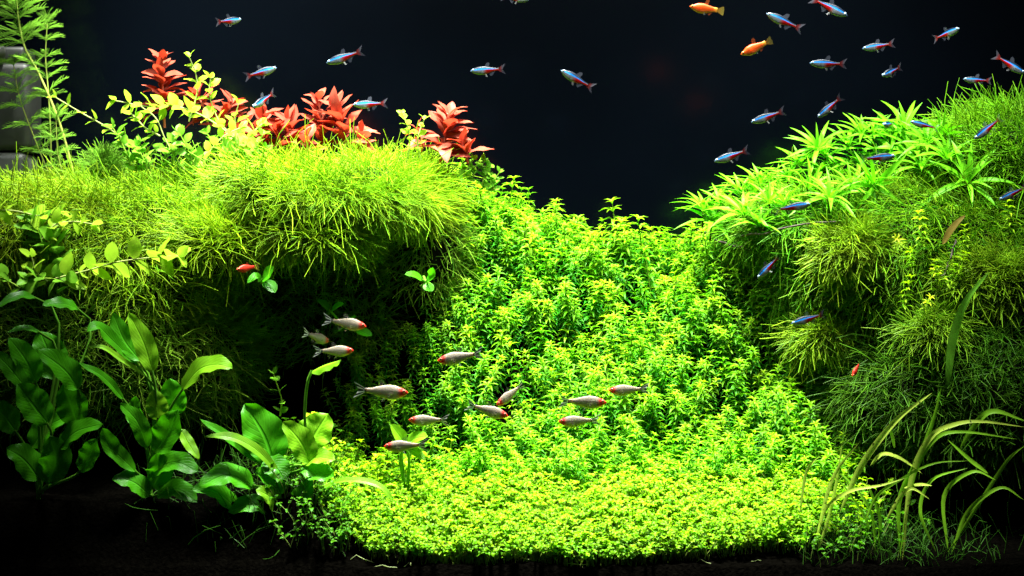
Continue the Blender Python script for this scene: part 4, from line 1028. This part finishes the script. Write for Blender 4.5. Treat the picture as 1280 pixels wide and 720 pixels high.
def fish(kind, head, tail, y, label, group, full=None, toward=-1, roll=0.0):
    """head, tail: pixels of nose and tail tip; full: true length in pixels where the fish is turned"""
    me = KIND[kind]
    h, t = P(*head, y), P(*tail, y); v = h - t; l2 = np.linalg.norm(v)
    L = l2 if full is None else max(l2, full / pxcm(y))
    f = v / L; f[1] = toward * math.sqrt(max(0, 1 - (l2/L)**2)); f = nrm(f)
    upv = nrm(np.array([0.0, roll, 1.0])); s = nrm(np.cross(upv, f)); up = np.cross(f, s)
    root = empty(FISHNAME[kind], (h + t)/2, label, 'fish', group)
    root.matrix_world = Matrix([[f[0], s[0], up[0], 0], [f[1], s[1], up[1], 0], [f[2], s[2], up[2], 0], [0, 0, 0, 1]])
    root.location = Vector((h + t)/2)*S; root.scale = (L, L, L)
    for n in ('body', 'dorsal_fin', 'anal_fin', 'tail_fin'): obj(n, me[n], root)
    for sd in (-1, 1):
        e = obj('eye', me['eye'], root); e.location = Vector((me['_eye'][0], sd*me['_eye'][1], me['_eye'][2]))*S
        p = obj('pelvic_fin', me['pelvic_fin'], root); p.scale = (1, sd, 1); p.location = Vector((0, sd*0.02, 0))*S
        p = obj('pectoral_fin', me['pectoral_fin'], root); p.scale = (1, sd, 1); p.location = Vector((0, sd*me['_pec']*0.95, 0))*S
    return root
GN = 'blue-striped tetras in open water'
NE = [((300, 23), (271, 29), 16, 40, 'small tetra alone above the upright red plant', 1),
      ((345, 84), (306, 97), 18, 44, 'tetra heading up above the red row, above a fainter one', 1),
      ((318, 135), (342, 114), 22, 44, 'dim tetra nosing down just over the red row', -1),
      ((408, 79), (455, 63), 14, None, 'tetra with bright blue stripe crossing high above the red row', -1),
      ((441, 131), (485, 129), 20, None, 'tetra touching the pale tip of the salmon-red plant', -1),
      ((588, 89), (632, 86), 15, None, 'tetra over the solitary spreading red plant in black water', -1),
      ((701, 88), (743, 111), 14, None, 'lone tetra nosing up over the middle of the hill', -1),
      ((661, 0), (626, -4), 14, None, 'tetra cut by the top edge with only its belly showing', 1),
      ((958, 17), (1004, 37), 13, None, 'tetra nosing up between the two orange fish and the shoal', -1),
      ((1059, 20), (1013, -3), 14, None, 'tetra diving steeply at the top of the shoal', 1),
      ((1012, 79), (1059, 80), 12, None, 'large pale-bellied tetra level in the shoal', -1),
      ((1078, 61), (1119, 54), 16, None, 'tetra swimming level at the top of the shoal', -1),
      ((1101, 96), (1129, 82), 15, 40, 'tetra with glowing stripe turned to the glass', -1),
      ((1197, 37), (1168, 48), 18, 42, 'tetra off by itself over the mossy crest', -1),
      ((1022, 147), (1053, 120), 13, None, 'tetra nosing steeply down towards the ledge rosettes', -1),
      ((939, 153), (982, 138), 14, None, 'tetra gliding down over the dark gap beside the ledge', -1),
      ((893, 202), (937, 187), 15, None, 'tetra just above the outer tip of the ledge', -1),
      ((1119, 195), (1075, 199), 12.5, None, 'tetra crossing level in front of the bright rosettes', 1),
      ((1013, 255), (967, 263), 12.5, None, 'tetra in front of the twig under the rosettes', 1),
      ((947, 348), (975, 319), 12.5, None, 'tetra nosing down before the dark side of the hill', -1),
      ((989, 405), (1032, 392), 12.5, None, 'tetra over the low olive moss tuft', -1),
      ((1138, 152), (1174, 161), 17, None, 'tetra half sunk into the tops of the rosettes', -1),
      ((1204, 99), (1240, 101), 20, None, 'dim tetra among the wisps of the mossy crest', -1),
      ((1281, 92), (1242, 68), 19, None, 'dim tetra diving beside the tank end', 1),
      ((1218, 174), (1253, 146), 18, None, 'tetra slanting down before the mossy crest', -1),
      ((1249, 250), (1284, 233), 15, None, 'tetra cut by the tank end above the moss bank', -1),
      ((1102, 157), (1120, 154), 21, 40, 'small dark tetra turned nose-on behind the rosette tips', -1)]
for h, t, y, full, lab, tw in NE: fish('neon', h, t, y, lab.replace('tetra', 'blue and red tetra', 1), GN, full, tw)
GRM = 'red-nosed striped-tail tetras low over the hill'
RU = [((458, 408), (403, 399), 15, None, 'red-nosed silvery tetra at the top of three in the dark hollow', 1),
      ((410, 427), (380, 415), 16, 46, 'small red-nosed tetra turned away in the dark hollow', 1),
      ((442, 438), (391, 439), 14, None, 'red-nosed tetra just above the rolled young leaf', 1),
      ((510, 491), (442, 487), 9, None, 'largest red-nosed tetra with full belly before the hollow', 1),
      ((547, 451), (605, 441), 10, None, 'red-nosed tetra at the foot of the hollow edge, facing it', -1),
      ((621, 506), (656, 479), 12, 46, 'slim red-nosed tetra nosing steeply down over the hill', -1),
      ((635, 520), (582, 505), 10, None, 'red-nosed tetra slanting down below the steep slim one', 1),
      ((511, 525), (562, 525), 11, None, 'pale red-nosed tetra above the three bright oval leaves', -1),
      ((480, 558), (535, 556), 7, None, 'red-nosed tetra passing in front of the three bright oval leaves', -1),
      ((758, 503), (698, 501), 10, None, 'red-nosed tetra above another one facing the other way', 1),
      ((698, 527), (751, 525), 11, None, 'red-nosed tetra below one facing the other way', -1),
      ((761, 488), (812, 486), 12, None, 'red-nosed tetra farthest along the hill from the hollow', -1)]
for h, t, y, full, lab, tw in RU: fish('rummy', h, t, y, lab, GRM, full, tw)
fish('platy', (862, 8), (905, 14), 14, 'orange fish with yellow tail level at the water top', None)
fish('platy', (926, 68), (965, 50), 14, 'orange fish with yellow tail nosing down below the other', None)
fish('red', (297, 337), (322, 333), 14, 'small red fish under the fringe of the moss cap', None, 34, -1)
fish('red', (1064, 470), (1077, 453), 12, 'tiny red fish tilted before the dark moss bank', None, 28, -1)
